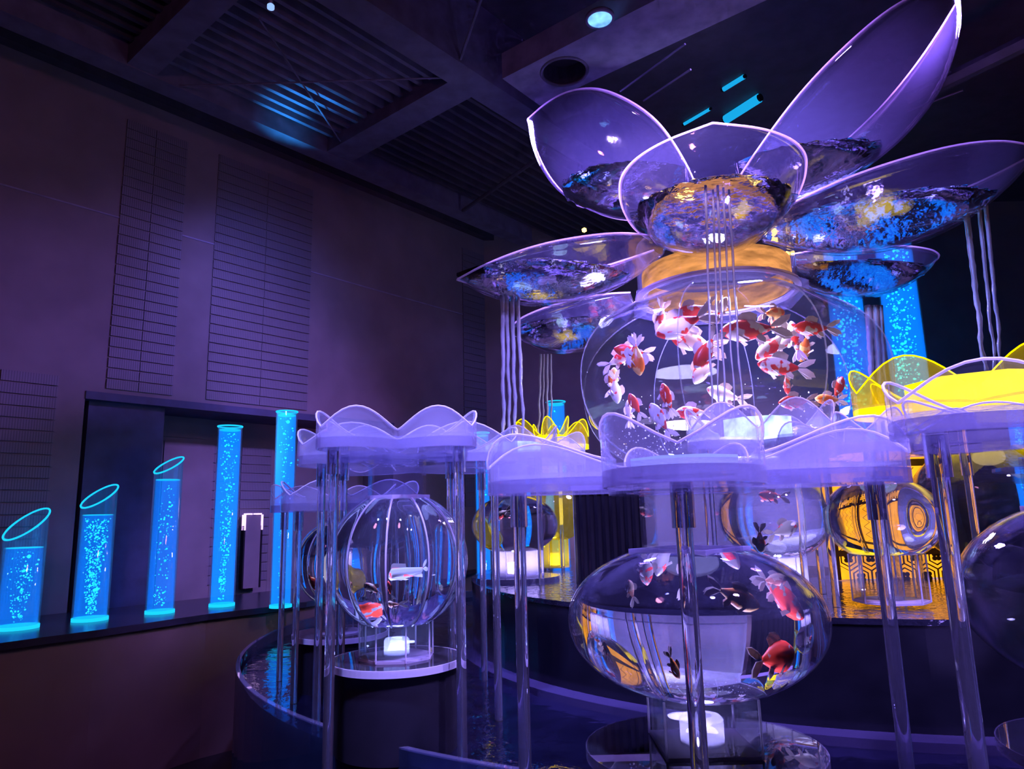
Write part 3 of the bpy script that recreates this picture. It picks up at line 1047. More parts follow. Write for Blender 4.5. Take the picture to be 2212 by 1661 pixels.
c, _ = drum_bowl('violet lit globe bowl standing on the drum edge, centre left', 1112, 1133, 4.25, 0.25, 0.175, 0.09, 1000, 0.14, ((0.60, 0.48, 1.0), 16), disc=0.25, base_mat=M_FROST)
flower_tray('petal edged tray above the violet lit globe bowl', c, P(1112, 998, 4.1).z, 0.47, R(-70), 0.15, ZD, lamp=M_WLAMP, pr=0.015, lamp_r=0.35, lamp_h=0.5)
c, _ = drum_bowl('yellow glowing globe tank behind the violet bowl', 1195, 1105, 4.9, 0.24, 0.20, 0.08, 975, 0.10, ((1.0, 0.75, 0.02), 30), shell=M_YELLOW, base_mat=M_YELLOW)
flower_tray('small bright yellow glowing petal edged tray left of the big globe', c, P(1195, 968, 4.8).z, 0.27, R(-80), 0.17, ZD, wall_mat=M_YELLOW, plate_mat=M_YPLATE, edge_mat=M_YEDGE, lamp=M_YLAMP, pr=0.012)
c, _ = drum_bowl('lavender lit globe bowl behind the squat front bowl', 1672, 1112, 3.05, 0.225, 0.19, 0.09, 985, 0.10, ((0.55, 0.48, 1.0), 9), shell=m_thin('lavender_shell', (0.9, 0.9, 0.97), 1.4, haze=0.10, hcol=(0.8, 0.8, 0.95)), base_mat=M_FROST)
flower_tray('bright white lit petal edged tray in front of the big globe', Vector((c.x - 0.04, c.y, 0)), P(1650, 968, 2.9).z, 0.37, R(-62), 0.15, ZD, lamp=M_WLAMP, pr=0.015, lamp_h=0.6)
c, _ = drum_bowl('pale blue lit globe bowl on the drum, right of the front tray', 1905, 1120, 2.75, 0.205, 0.16, 0.08, 1000, 0.13, ((0.35, 0.55, 1.0), 5))
flower_tray('petal edged tray above the pale blue bowl, under the yellow tray', c, P(1905, 985, 2.7).z, 0.35, R(-30), 0.12, ZD, pr=0.014)
c, _ = drum_bowl('large amber tinted globe bowl at right below the yellow tray', 2150, 1088, 3.1, 0.33, 0.27, 0.13, 930, 0.14, ((1.0, 0.75, 0.35), 5))
flower_tray('large blazing yellow petal edged tray at the right edge', c, P(2150, 893, 3.0).z, 0.60, R(180 + 10), 0.20, ZD, wall_mat=M_YELLOW, plate_mat=M_YPLATE, edge_mat=M_YEDGE, lamp=M_YLAMP, pr=0.017, lamp_r=0.5, lamp_h=0.55)

# ------------------------------------------------------------------ the flower tank
TK = thing('flower_tank', 'huge round goldfish tank crowned with giant clear flower petals', 'tank', (TANK.x, TANK.y, ZD), None)
oz = Vector((0, 0, TANK.z - ZD))
TRX, TRZ = 330 / F * 4.5, 205 / F * 4.5
NKR = 172 / F * 4.5
prof = ell_profile(TRX, TRZ, NKR * 0.95, 0.60, 28, 2.25)
TROT = R(-90 - 22.5 - 7)
oct8 = polyg(8, TROT)


def lathe_poly(g, prof, ns_, per, rot, cap=True, c=(0, 0, 0)):
    """round-cornered polygon lathe: per segments on each flat side"""
    n = ns_ * per
    return g.lathe(prof, n, rot=rot, shape=polyg(ns_, rot), cap=cap, c=c)


gl = obj('globe', lathe_poly(G(), [(r + 0.008, z) for r, z in prof], 8, 6, TROT, False, oz).mesh(M_SHELL, True), TK)
auto_smooth(gl, 30)
M_TANKW = m_thin('big_tank_water', (0.93, 0.94, 0.99), 1.33, haze=0.004, hcol=(0.5, 0.5, 1.0))
wt = obj('water', lathe_poly(G(), [(r - 0.003, z) for r, z in prof], 8, 6, TROT, True, oz).mesh(M_TANKW, True), TK)
auto_smooth(wt, 30)
for k in range(8):
    a = TROT + 2 * PI * k / 8
    pts = [oz + Vector(((r + 0.006) * math.cos(a), (r + 0.006) * math.sin(a), z)) for r, z in prof]
    obj('seam', G().tube(pts, 0.004, 6).mesh(M_FROST, True), gl)
ztop = prof[-1][1]
obj('base', lathe_poly(G(), [(0.62, 0.0), (0.62, oz.z + prof[0][1])], 8, 1, TROT).mesh(M_FROST), TK)
obj('flange', lathe_poly(G(), [(NKR * 0.96, oz.z + ztop - 0.01), (NKR * 1.13, oz.z + ztop - 0.01), (NKR * 1.13, oz.z + ztop + 0.045), (NKR * 0.96, oz.z + ztop + 0.045)], 8, 1, TROT, False).mesh(M_PLATE), TK)
nz0, nz1 = oz.z + ztop + 0.04, oz.z + ztop + 0.40
nk = obj('neck', G().lathe([(NKR, nz0), (NKR, nz1), (NKR - 0.012, nz1), (NKR - 0.012, nz0)], 64, cap=False).mesh(M_SHEET, True), TK)
auto_smooth(nk)
obj('refraction_band', G().lathe([(NKR - 0.03, nz0 + 0.02), (NKR - 0.03, nz0 + 0.18)], 64, cap=False).mesh(M_REFR_GLOW, True), TK)  # no lamp: emissive ring imitating refracted orange light
obj('neck_rim', G().lathe([(NKR - 0.02, nz0), (NKR + 0.02, nz0), (NKR + 0.02, nz0 + 0.02), (NKR - 0.02, nz0 + 0.02)], 64, cap=False).mesh(M_EDGE), nk)
for k, (px, py) in enumerate(((1511, 540), (1495, 538), (1262, 497), (1700, 548))):
    p = P(px, py, 4.12) if k < 2 else P(px, py, 4.5)
    obj('amber_lamp', balls([(0, 0, 0, 0.018)]).mesh(M_WLED, True), TK, p - TK.location)
obj('ceiling_light_bowl', balls([(0, 0, 0, 0.0)]).mesh(M_WLED), TK).hide_render = True
bpy.data.objects.remove(bpy.data.objects['ceiling_light_bowl'])
light('AREA', TANK + Vector((0, 0, TRZ * 0.86)), (0.85, 0.75, 1.0), 45, 0.5, TANK)  # area lights added inside the tank, top and bottom, to brighten the fish
light('AREA', TANK + Vector((0, 0, -TRZ * 0.88)), (0.60, 0.55, 1.0), 30, 0.6, TANK)


def interp(tab, u):
    n = len(tab)
    for i in range(n - 1):
        (a, x), (b, y) = tab[i], tab[i + 1]
        if u <= b or i == n - 2:
            d = (y - x) / (b - a)
            m0 = d if i == 0 else 0.5 * (d + (x - tab[i - 1][1]) / (a - tab[i - 1][0]))
            m1 = d if i == n - 2 else 0.5 * (d + (tab[i + 2][1] - y) / (tab[i + 2][0] - b))
            h = b - a
            k = (u - a) / h
            return (2 * k ** 3 - 3 * k * k + 1) * x + (k ** 3 - 2 * k * k + k) * h * m0 + (-2 * k ** 3 + 3 * k * k) * y + (k ** 3 - k * k) * h * m1
    return tab[-1][1]


WTAB = [(0, .26), (.12, .56), (.3, .88), (.5, 1.0), (.68, .94), (.82, .70), (.92, .38), (1, 0.012)]
WTABR = [(0, .30), (.12, .60), (.3, .86), (.5, 1.0), (.7, .98), (.84, .82), (.94, .52), (1, 0.06)]
WTABF = [(0, .70), (.12, .86), (.3, .97), (.5, 1.0), (.68, .93), (.82, .72), (.92, .42), (1, 0.012)]
DTAB = [(0, .35), (.2, .80), (.45, 1.0), (.7, .86), (.9, .40), (1, .0)]


def petal(label, base, tip, Wd, D, roll, lift=0.25, round_end=False, water=0.72, wtilt=0.0):
    x = (tip - base)
    L = x.length
    x.normalize()
    up = Vector((0, 0, 1))
    y = up.cross(x).normalized()
    z = x.cross(y).normalized()
    q = Matrix.Rotation(roll, 3, x)
    y, z = q @ y, q @ z
    wt_ = round_end if isinstance(round_end, list) else (WTABR if round_end else WTAB)
    NU, NV = 56, 22

    def surf(u, v, off=0.0):
        w_ = Wd * interp(wt_, u)
        d_ = D * interp(DTAB, u)
        rz_ = lift * (u ** 2 - u) * -1 * 0 + lift * (abs(v) ** 2) * math.sin(PI * min(1, u)) * 0.35
        zz_ = -d_ * (1 - abs(v) ** 2.4) + rz_
        # bend the petal so that it bows downward in the middle
        zz_ += -lift * math.sin(PI * u) * 0.30
        return x * (L * u) + y * (w_ * v) + z * (zz_ + off)

    t = obj('petal', None, TK)
    V, Fc = [], []
    for i in range(NU + 1):
        for j in range(NV + 1):
            V.append(surf(i / NU, -1 + 2 * j / NV))
    m1 = len(V)
    for i in range(NU + 1):
        for j in range(NV + 1):
            u, v = i / NU, -1 + 2 * j / NV
            p = surf(u, v * (1 - 0.014 / max(0.05, Wd)), 0.016 * (1 - abs(v) ** 6))
            V.append(p)
    n1 = NV + 1
    for i in range(NU):
        for j in range(NV):
            a = i * n1 + j
            Fc.append((a, a + 1, a + n1 + 1, a + n1))
            Fc.append((m1 + a, m1 + a + n1, m1 + a + n1 + 1, m1 + a + 1))
        a = i * n1
        Fc.append((a, a + n1, m1 + a + n1, m1 + a))
        a = i * n1 + NV
        Fc.append((a, m1 + a, m1 + a + n1, a + n1))
    for j in range(NV):
        Fc.append((j, m1 + j, m1 + j + 1, j + 1))
        a = NU * n1 + j
        Fc.append((a, a + 1, m1 + a + 1, m1 + a))
    loc = base - TK.location
    bpy.data.objects.remove(t)
    t = obj('petal', mesh(V, Fc, True, M_PETAL), TK, loc)
    t['label'] = label
    rimp = [surf(i / NU, -1) for i in range(NU + 1)] + [surf(i / NU, 1) for i in range(NU, -1, -1)]
    obj('rim', G().tube(rimp, 0.006, 8).mesh(M_RIM, True), t)
    if water:
        # pooled water: the part of the hull under a level plane
        NW = 26
        zmin = min((surf(i / NW, 0).z, i) for i in range(NW + 1))[0]
        lev = zmin + water * D
        top, bot, Fw = [], [], []
        idx = {}
        VV = []
        for i in range(NW + 1):
            for j in range(NV + 1):
                u, v = i / NW, -1 + 2 * j / NV
                p = surf(u, v * 0.985, 0.022)
                VV.append(p)
        for i in range(NW):
            for j in range(NV):
                q4 = [i * n1 + j, i * n1 + j + 1, (i + 1) * n1 + j + 1, (i + 1) * n1 + j]
                if min(VV[k].z for k in q4) < lev - 0.004:
                    Fw.append(q4)
        used = sorted({k for f in Fw for k in f})
        mp = {k: n for n, k in enumerate(used)}
        nb_ = len(used)
        pv = []
        for k in used:
            p = VV[k].copy()
            p.z = min(p.z, lev - 0.003)
            pv.append(p)
        for k in used:
            p = VV[k].copy()
            p.z = lev
            pv.append(p)
        ff = []
        edges = {}
        for f in Fw:
            b = [mp[k] for k in f]
            ff.append(tuple(b))
            ff.append(tuple(nb_ + k for k in reversed(b)))
            for a, c_ in zip(b, b[1:] + b[:1]):
                if (c_, a) in edges:
                    del edges[(c_, a)]
                else:
                    edges[(a, c_)] = 1
        for a, c_ in edges:
            ff.append((c_, a, nb_ + a, nb_ + c_))
        if pv:
            wo = obj('water', mesh(pv, ff, True, M_PWATER), t)
            auto_smooth(wo, 40)
    return t


petal('broad upper left petal tilted towards the viewer', P(1490, 430, 4.75), P(1140, 258, 4.95), 0.45, 0.34, R(40), 0.2)
petal('long upper right petal, largest, pointing to the top right corner', P(1585, 430, 4.7), P(2074, -8, 4.35), 0.50, 0.42, R(-14), 0.2)
petal('front petal opening towards the viewer with its tip on top', P(1530, 505, 4.35), P(1540, 266, 3.45), 0.53, 0.34, R(0), 0.25, round_end=WTABF, water=0.85)
petal('long right petal running out of the frame', P(1640, 490, 4.35), P(2245, 325, 3.85), 0.42, 0.31, R(0), 0.15)
petal('pointed left petal with water falling from its tip', P(1425, 528, 4.35), P(988, 604, 4.1), 0.38, 0.22, R(0), 0.15, water=0.8)
petal('short lower left petal behind the tank shoulder', P(1370, 640, 4.9), P(1112, 725, 5.3), 0.34, 0.24, R(0), 0.1, round_end=True, water=0.8)
petal('short rounded lower right petal before the blue tubes', P(1690, 560, 4.9), P(2005, 575, 5.2), 0.34, 0.24, R(0), 0.1, round_end=True, water=0.8)


# ------------------------------------------------------------------ falling water
def streams(label, spots, Ya, y1, spread=1.0):
    p0 = [P(a, b, Ya) for a, b, _, _ in spots]
    t = thing('water_fall', label, 'falling water', sum(p0, Vector()) / len(p0), 'water trickling from the petals')
    for (xa, ya, xb, r), p in zip(spots, p0):
        q = P(xb, y1, Ya)
        pts, rad = [], []
        n = 26
        for i in range(n + 1):
            k = i / n
            s_ = p.lerp(q, k)
            s_ += Vector((math.sin(k * 21 + xa) * 0.006 * k, math.cos(k * 17 + xa) * 0.006 * k, 0))
            pts.append(s_ - t.location)
            rad.append(r * 1.25 * (1 - 0.35 * k) * (1 + 0.35 * k * math.sin(k * 60 + xa * 3)))
        obj('stream', G().tube(pts, rad, 8).mesh(M_STREAM, True), t)
    return t


streams('four water streams falling from the pointed left petal', ((1086, 630, 1088, .012), (1094, 625, 1103, .010), (1106, 628, 1115, .011), (1117, 625, 1133, .010)), 4.2, 985)
streams('thin water streams falling from the short lower left petal', ((1168, 765, 1163, .008), (1175, 765, 1172, .006), (1182, 765, 1182, .008), (1190, 765, 1192, .006)), 5.1, 955)
streams('fine water streams falling from the front petal before the tank', ((1524, 400, 1540, .006), (1540, 410, 1556, .005), (1550, 400, 1568, .006), (1562, 405, 1590, .005), (1574, 410, 1608, .006)), 3.6, 960)
streams('water streams falling from the right petal onto the yellow tray', ((2085, 440, 2128, .014), (2113, 430, 2150, .009), (2128, 430, 2165, .010)), 4.0, 800)
streams('water curtain falling from the short lower right petal', ((1875, 660, 1886, .02), (1890, 660, 1905, .022), (1902, 660, 1916, .014)), 5.1, 880)


# ------------------------------------------------------------------ goldfish
def fish_meshes():
    g = G()
    prof = [(-.50, .05, .045), (-.44, .075, .05), (-.34, .12, .075), (-.2, .19, .115), (-.02, .235, .145), (.16, .235, .15), (.30, .19, .135), (.40, .125, .10), (.47, .065, .06), (.5, .02, .02)]
    n = 14
    V, Fc = [], []
    for (x, h, w_) in prof:
        for k in range(n):
            a = 2 * PI * k / n
            V.append((x, w_ * math.sin(a), h * math.cos(a) - 0.02 * math.sin(PI * (x + .5))))
    for i in range(len(prof) - 1):
        for k in range(n):
            k2 = (k + 1) % n
            Fc.append((i * n + k, (i + 1) * n + k, (i + 1) * n + k2, i * n + k2))
    Fc.append(tuple(range(n)))
    Fc.append(tuple((len(prof) - 1) * n + k for k in range(n - 1, -1, -1)))
    body = (V, Fc)

    def fan(root, pts, th=0.008, bend=0.0):
        c = [Vector(p) for p in pts]
        r0 = Vector(root)
        V_ = [r0] + c
        nrm = (c[0] - r0).cross(c[-1] - r0).normalized() * th
        top = [p + nrm * 0.5 for p in V_]
        bot = [p - nrm * 0.5 for p in V_]
        n_ = len(V_)
        f = []
        for i in range(1, n_ - 1):
            f.append((0, i, i + 1))
            f.append((n_, n_ + i + 1, n_ + i))
        for i in range(n_):
            j = (i + 1) % n_
            f.append((i, n_ + i, n_ + j, j))
        return top + bot, f

    tails = []
    for sy in (-1, 1):
        tails.append(fan((-.46, 0, .02), [(-.58, .02 * sy, .14), (-.74, .06 * sy, .23), (-.90, .09 * sy, .25), (-.86, .09 * sy, .14), (-.70, .05 * sy, .04)]))
        tails.append(fan((-.46, 0, -.01), [(-.70, .05 * sy, .0), (-.85, .10 * sy, -.10), (-.90, .12 * sy, -.22), (-.76, .09 * sy, -.23), (-.60, .03 * sy, -.13)]))
    dors = fan((.18, 0, .20), [(-.22, 0, .16), (-.26, 0, .30), (-.12, 0, .38), (.04, 0, .37), (.14, 0, .28)])
    pecs = [fan((.20, .11 * s_, -.12), [(.10, .20 * s_, -.20), (.0, .24 * s_, -.30), (-.06, .20 * s_, -.27), (.08, .12 * s_, -.17)]) for s_ in (-1, 1)]
    anal = [fan((-.18, .05 * s_, -.16), [(-.24, .08 * s_, -.26), (-.36, .10 * s_, -.32), (-.38, .08 * s_, -.22), (-.3, .05 * s_, -.12)]) for s_ in (-1, 1)]
    return body, tails, dors, pecs, anal


FB, FT, FD, FP, FA = fish_meshes()
FM = {}
for key, mt in (('rw', M_FRW), ('r', M_FR), ('w', M_FW), ('o', M_FO), ('b', M_FB)):
    FM[key] = mesh(FB[0], FB[1], True, mt, 'fish_body')
FTM = G()
for t_ in FT:
    FTM.add(*t_)
FTM = [mesh(t_[0], t_[1], False, M_FIN, 'tail_lobe') for t_ in FT]
FDM = mesh(FD[0], FD[1], False, M_FIN, 'dorsal')
FPM = [mesh(t_[0], t_[1], False, M_FIN, 'pectoral') for t_ in FP]
FAM = [mesh(t_[0], t_[1], False, M_FIN, 'anal') for t_ in FA]
EYE = mesh(ICO, ICOF, True, M_EYE, 'eye')


def goldfish(label, loc, L, heading, kind='rw', yaw=0.0, group='goldfish in the big tank'):
    """heading: degrees in the picture plane, 0 = facing right; yaw turns it in depth"""
    M_ = Matrix.Rotation(R(yaw), 3, 'Z')
    h = heading % 360
    if 90 < h < 270:        # facing left: mirror by turning around, keeps the belly down
        rot = Matrix.Rotation(-R(180 - h) * -1, 3, 'Y') if False else None
        ang = 180 - h
        M2 = M_ @ Matrix.Rotation(PI, 3, 'Z') @ Matrix.Rotation(-R(ang), 3, 'Y')
    else:
        M2 = M_ @ Matrix.Rotation(-R(h), 3, 'Y')
    b = obj('goldfish', FM[kind], None, loc, M2.to_euler(), (L / 1.3,) * 3)
    tag(b, label, 'goldfish', group)
    for t_ in FTM:
        obj('tail_fin', t_, b)
    obj('dorsal_fin', FDM, b)
    for t_ in FPM:
        obj('pectoral_fin', t_, b)
    for t_ in FAM:
        obj('belly_fin', t_, b)
    for s_ in (-1, 1):
        obj('eye', EYE, b, (.36, .085 * s_, .03), None, (.035, .02, .035))
    return b


def in_tank(px, py, Y, c, k, lim=None):
    """a fish seen at px,py through water: its true place lies nearer the centre line"""
    p = P(px, py, Y)
    v = Vector(((p.x - c.x) * k, Y - c.y, (p.z - c.z) * k))
    if lim:
        q = math.sqrt((v.x / lim[0]) ** 2 + (v.y / lim[0]) ** 2 + (v.z / lim[1]) ** 2)
        if q > 0.79:
            v *= 0.79 / q
    return c + v


KT = 1.0
for (px, py, lp, hd, kd, yw, dy, lab) in (
        (1475, 643, 95, 195, 'r', 0, -.3, 'red goldfish facing left, highest in the left half of the big tank'),
        (1400, 670, 85, 255, 'w', 30, -.2, 'pale goldfish diving beside the left seam of the big tank'),
        (1462, 705, 135, 200, 'rw', 0, -.35, 'large red backed white goldfish facing left under the red one'),
        (1490, 735, 125, 165, 'rw', 10, -.2, 'white goldfish with red bands in the middle of the left cluster'),
        (1520, 765, 105, 235, 'r', 15, -.4, 'goldfish with a round crimson patch at the foot of the left cluster'),
        (1515, 800, 90, 240, 'w', 0, -.1, 'small pale goldfish nosing down below the crimson patched one'),
        (1610, 712, 140, 180, 'rw', -10, -.3, 'big white goldfish with red bands right of the falling water'),
        (1690, 655, 80, 10, 'o', 30, -.2, 'curled orange and white goldfish near the tank top'),
        (1748, 642, 70, 130, 'r', 0, .1, 'slim bright red goldfish climbing along the upper right rim of the tank'),
        (1750, 708, 95, 178, 'r', 0, -.25, 'red headed goldfish facing left in the right half of the tank'),
        (1782, 680, 85, 100, 'rw', 20, .1, 'red and white goldfish rising behind the red headed one'),
        (1808, 725, 75, 250, 'o', 0, .2, 'faded orange goldfish against the blue tube reflection'),
        (1660, 752, 100, 220, 'rw', 0, -.25, 'patchy goldfish diving left, upper of the pair at mid right'),
        (1690, 740, 70, 30, 'w', 20, .0, 'white goldfish with raised tail behind the mid right pair'),
        (1680, 790, 115, 172, 'rw', 0, -.35, 'white goldfish with red face and broad tail, lower of the mid right pair'),
        (1700, 830, 60, 260, 'r', 60, -.3, 'small goldfish with red cheeks facing the viewer'),
        (1712, 868, 80, 182, 'r', 0, -.35, 'red goldfish near the tank bottom at right'),
        (1785, 862, 65, 175, 'o', 0, -.2, 'small orange goldfish low at the right of the tank'),
        (1855, 835, 65, 60, 'r', 20, -.1, 'dark red goldfish at the right edge of the tank'),
        (1300, 760, 80, 30, 'rw', 0, -.1, 'red and white goldfish in the left group, nose up'),
        (1330, 748, 85, 170, 'r', 0, -.2, 'red backed goldfish at the top of the left group'),
        (1352, 765, 75, 250, 'rw', 20, -.3, 'pale goldfish turning down in the left group'),
        (1378, 780, 85, 275, 'o', 0, -.3, 'vivid orange red goldfish diving at the right of the left group'),
        (1270, 815, 65, 80, 'o', 0, 0, 'orange goldfish hugging the left rim of the tank'),
        (1278, 850, 70, 275, 'w', 10, -.1, 'pale goldfish with long tail below the left group'),
        (1335, 878, 60, 115, 'r', 10, -.3, 'little red goldfish alone low on the left'),
        (1290, 905, 60, 90, 'w', 40, -.2, 'whitish goldfish seen head on low at the left'),
        (1440, 855, 75, 110, 'r', 30, -.35, 'goldfish with a red head and drooping white tail beside the left seam'),
        (1420, 900, 85, 120, 'w', 10, -.35, 'white goldfish with small red marks above the front tray'),
        (1490, 890, 80, 178, 'rw', 0, -.2, 'pink and red goldfish just above the bright front tray'),
        (1560, 850, 90, 160, 'w', 0, -.1, 'ghostly white goldfish behind the fine falling water'),
        (1560, 630, 60, 60, 'w', 0, -.3, 'white finned goldfish partly behind the seam near the tank top')):
    loc = in_tank(px, py, TANK.y + dy, TANK, KT, (TRX * 0.93, TRZ))
    goldfish(lab, loc, lp / F * (TANK.y + dy) * 1.0, hd, kd, yw)

KS = 0.70
for (px, py, lp, hd, kd, yw, dy, lab) in (
        (1610, 1300, 120, -20, 'o', -10, -.12, 'orange headed goldfish facing right in the squat bowl'),
        (1595, 1245, 100, 290, 'rw', 0, .02, 'red patched goldfish slanting down above the orange headed one'),
        (1375, 1250, 95, 275, 'rw', 0, -.02, 'red and white goldfish hanging nose down at left in the squat bowl'),
        (1425, 1255, 95, 255, 'w', 0, .04, 'white goldfish with a red flank beside the hanging one'),
        (1330, 1285, 55, 110, 'b', 0, -.04, 'small brown goldfish near the left wall of the squat bowl'),
        (1490, 1290, 70, 80, 'w', 0, .06, 'pale tailed goldfish behind the front post'),
        (1700, 1298, 65, 10, 'b', 0, .0, 'greyish goldfish at the right wall of the squat bowl'),
        (1705, 1335, 90, -35, 'r', 0, .02, 'red goldfish diving along the right wall of the squat bowl'),
        (1690, 1400, 90, 10, 'r', 0, -.06, 'dark red goldfish low at the right of the squat bowl'),
        (1435, 1440, 55, 300, 'o', 20, -.12, 'tiny yellow orange goldfish at the bottom of the squat bowl')):
    loc = in_tank(px, py, SQUAT.y + dy, SQUAT, KS)
    goldfish(lab, loc, lp / F * (SQUAT.y + dy) * 0.74, hd, kd, yw, 'goldfish in the squat bowl')
for (px, py, lp, hd, kd, yw, dy, lab) in (
        (797, 1270, 36, 130, 'b', 0, -.06, 'brown goldfish at the left of the ribbed lantern bowl'),
        (848, 1272, 40, 110, 'r', 10, -.08, 'bright red goldfish in the middle of the ribbed lantern bowl'),
        (806, 1310, 44, 120, 'r', 0, .0, 'dull red goldfish low in the ribbed lantern bowl'),
        (853, 1306, 40, 180, 'b', 0, -.05, 'dark goldfish facing left low in the ribbed lantern bowl'),
        (870, 1235, 60, 200, 'w', 0, .05, 'white goldfish in the middle of the ribbed lantern bowl')):
    loc = in_tank(px, py, LANT.y + dy, LANT, 0.8)
    goldfish(lab, loc, lp / F * LANT.y * 0.8, hd, kd, yw, 'goldfish in the ribbed lantern bowl')

for (px, py, Y, lp, hd, kd, lab, grp) in (
        (1664, 1080, 3.0, 50, 170, 'r', 'crimson goldfish near the top of the lavender lit bowl', 'goldfish in the lavender bowl'),
        (1645, 1165, 2.98, 55, 265, 'rw', 'red and white goldfish hanging low in the lavender lit bowl', 'goldfish in the lavender bowl'),
        (1690, 1130, 3.08, 50, 20, 'w', 'pale goldfish at the right of the lavender lit bowl', 'goldfish in the lavender bowl'),
        (1085, 1120, 4.2, 36, 200, 'rw', 'small red and white goldfish in the violet lit bowl', 'goldfish in the violet bowl'),
        (690, 1250, 3.4, 40, 300, 'r', 'red goldfish low in the smaller lantern bowl at left', 'goldfish in the smaller lantern bowl'),
        (1900, 1100, 2.72, 26, 30, 'r', 'little dark red goldfish in the pale blue lit bowl', 'goldfish in the pale blue bowl')):
    goldfish(lab, P(px, py, Y), lp / F * Y, hd, kd, 0, grp)
# air bubbles low in the big tank
rnd = random.Random(3)
bp = []
for i in range(420):
    a, rr = rnd.random() * 2 * PI, math.sqrt(rnd.random()) * 0.72
    bp.append((rr * math.cos(a), rr * math.sin(a), oz.z - TRZ * 0.75 + abs(rnd.gauss(0, 0.16)), rnd.choice((.003, .004, .006))))
M_AIR = m_plain('air_bubbles', (0.75, 0.78, 0.95), 0.2, bump=0)
obj('air_bubbles', balls(bp).mesh(M_AIR, True), TK)['kind'] = 'stuff'

# black box with a pale top slab behind the neck of the squat bowl
pa, pb = P(1232, 1048, 3.9), P(1400, 1048, 3.9)
cb = thing('black_cabinet', 'black ribbed box with a pale lilac top slab behind the squat bowl neck', 'cabinet', ((pa.x + pb.x) / 2, 3.98, ZD))
wb_, hb_ = pb.x - pa.x, pa.z - ZD
obj('body', G().box((0, 0, hb_ / 2 - 0.02), (wb_ - 0.05, 0.16, hb_ - 0.04)).mesh(M_BLACKM), cb)
obj('top_slab', G().box((0, 0, hb_ - 0.02), (wb_, 0.2, 0.032)).mesh(m_plain('lilac_slab', (0.75, 0.62, 0.80), 0.4, bump=0.02)), cb)
for k in range(9):
    obj('rib', G().box((-wb_ / 2 + 0.05 + (wb_ - 0.1) * k / 8, -0.086, hb_ / 2 - 0.02), (0.016, 0.014, hb_ - 0.05)).mesh(M_BLACK), cb)

# ------------------------------------------------------------------ orange lattice screen on the drum
M_PAPER = m_emit('orange_lit_paper', (1.0, 0.36, 0.012), 1.25, 0.25, 6)
M_INK = m_plain('dark_lattice', (0.05, 0.02, 0.01), 0.5)
M_WOODF = m_plain('screen_frame_wood', (0.10, 0.04, 0.02), 0.4, var=0.4)
SY = 3.78
sx0, sx1 = P(1800, 1150, SY).x, P(2128, 1150, SY).x
zs = [ZD + 0.002, P(2040, 1196, SY).z, P(2040, 1183, SY).z, P(2040, 1005, SY).z, P(2040, 990, SY).z, P(2040, 952, SY).z]
scr = thing('lattice_screen', 'orange lit lattice screen with hexagon flower pattern behind the right bowls', 'screen', ((sx0 + sx1) / 2, SY, ZD + 0.001))
O_ = Vector(scr.location)


def sbox(name, xa, xb, za, zb, y=0.0, d=0.02, mat=None, parent=scr):
    return obj(name, G().box(((xa + xb) / 2 - O_.x, y, (za + zb) / 2 - O_.z), (xb - xa, d, zb - za)).mesh(mat), parent)


hexp = sbox('lower_panel', sx0, sx1, zs[0], zs[1], 0, 0.02, M_PAPER)
midp = sbox('middle_panel', sx0, sx1, zs[2], zs[3], 0, 0.02, M_PAPER)
topp = sbox('top_panel', sx0, sx1, zs[4], zs[5], 0, 0.02, M_PAPER)
sbox('rail', sx0, sx1, zs[1], zs[2], -0.004, 0.035, M_WOODF)
sbox('rail', sx0, sx1, zs[3], zs[4], -0.004, 0.035, M_WOODF)
for xs in (sx0, P(1965, 1100, SY).x, P(2095, 1100, SY).x, sx1):
    sbox('stile', xs - 0.008, xs + 0.008, zs[0], zs[5], -0.005, 0.037, M_WOODF)
# hexagon tiles with four lobed flowers
pit = 46 / F * SY


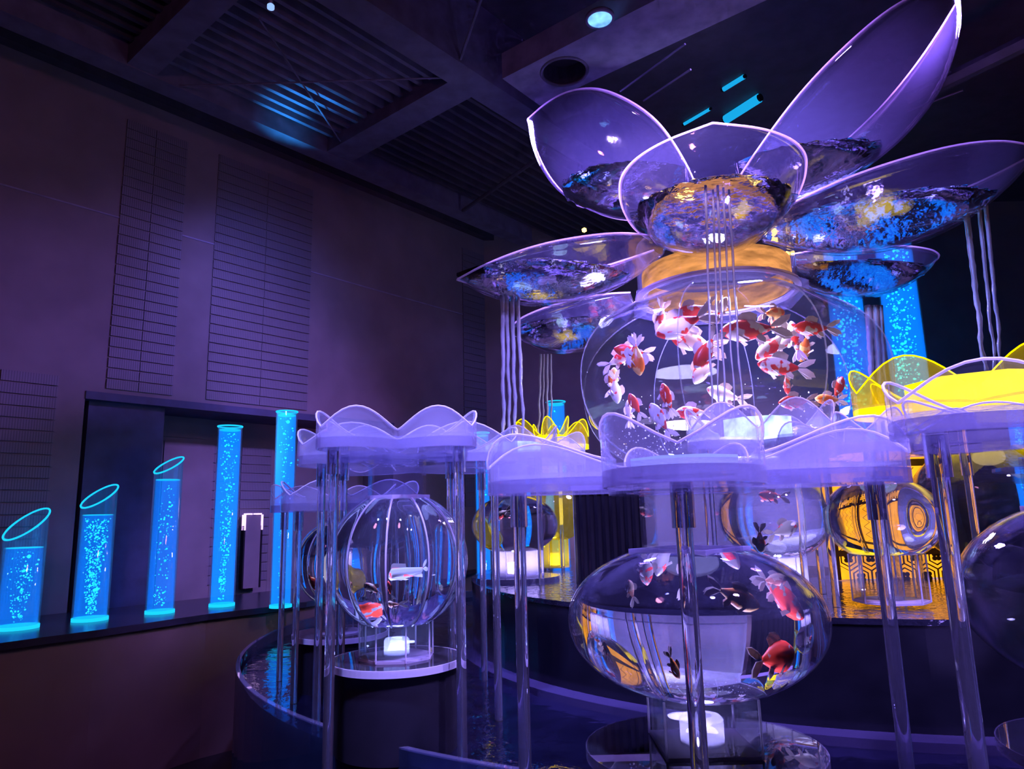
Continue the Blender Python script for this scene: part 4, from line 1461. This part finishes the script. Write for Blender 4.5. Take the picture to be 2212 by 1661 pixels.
def hex_ring(g, r, w_):
    a = [(r * math.cos(R(90 + 60 * k)), r * math.sin(R(90 + 60 * k))) for k in range(6)]
    b = [(x * (1 - w_ / r), y * (1 - w_ / r)) for x, y in a]
    V = [(x, y_, z) for y_ in (-0.006, 0.0) for (x, z) in a + b]
    f = []
    for k in range(6):
        j = (k + 1) % 6
        f += [(k, j, 6 + j, 6 + k), (12 + k, 18 + k, 18 + j, 12 + j), (k, 12 + k, 12 + j, j), (6 + k, 6 + j, 18 + j, 18 + k)]
    g.add(V, f)


gh = G()
hex_ring(gh, pit * 0.565, 0.0028)
HEXO = gh.mesh(M_INK)
gh = G()
hex_ring(gh, pit * 0.40, 0.006)
HEXI = gh.mesh(M_INK)
gf_ = G()
for k in range(4):
    a = PI / 4 + k * PI / 2
    gf_.lathe([(pit * 0.105, -0.006), (pit * 0.105, 0)], 10)
    for i in range(20):
        v = gf_.v[-20 + i]
        gf_.v[-20 + i] = Vector((v.x + pit * 0.125 * math.cos(a), v.z, v.y + pit * 0.125 * math.sin(a)))
FLW = gf_.mesh(M_INK)
nx = int((sx1 - sx0) / pit)
hz0 = (zs[0] + zs[1]) / 2
for row in range(2):
    for i in range(nx):
        x = sx0 + pit * (i + 0.5 + 0.5 * row)
        if x > sx1 - pit * 0.4:
            continue
        loc = (x - O_.x, -0.012, hz0 - O_.z + (0.5 - row) * pit * 0.85)
        o = obj('hexagon_tile', HEXO, hexp, loc)
        obj('hexagon_inner', HEXI, hexp, loc)
        obj('flower_motif', FLW, hexp, loc)
# slanting joint lines of the middle panel
k = 0
x = sx0 + 0.03
while x < sx1 - 0.06:
    pa, pb = (x, zs[2] + 0.01), (x + 0.045, zs[3] - 0.01)
    pts = [Vector((x + 0.045 * (i % 2) - O_.x, -0.011, zs[2] + 0.012 + (zs[3] - zs[2] - 0.02) * i / 9 - O_.z)) for i in range(10)]
    obj('lattice_strip', G().tube(pts, 0.0022, 5).mesh(M_INK), midp)
    x += 0.075
for k_ in ('lit_bubbles', 'lit_tube_rim', 'bubble_tube_wall', 'yellow_lit_edge', 'warm_led', 'lilac_led', 'tiny_lamp', 'cyan_led_strip', 'bubble_tube_water', 'bubble_tube_water_bright', 'yellow_lit_acrylic', 'yellow_lit_plate', 'orange_refraction_glow', 'blue_white_lamp'):
    MATS[k_].cycles.emission_sampling = 'NONE'
#BODY4
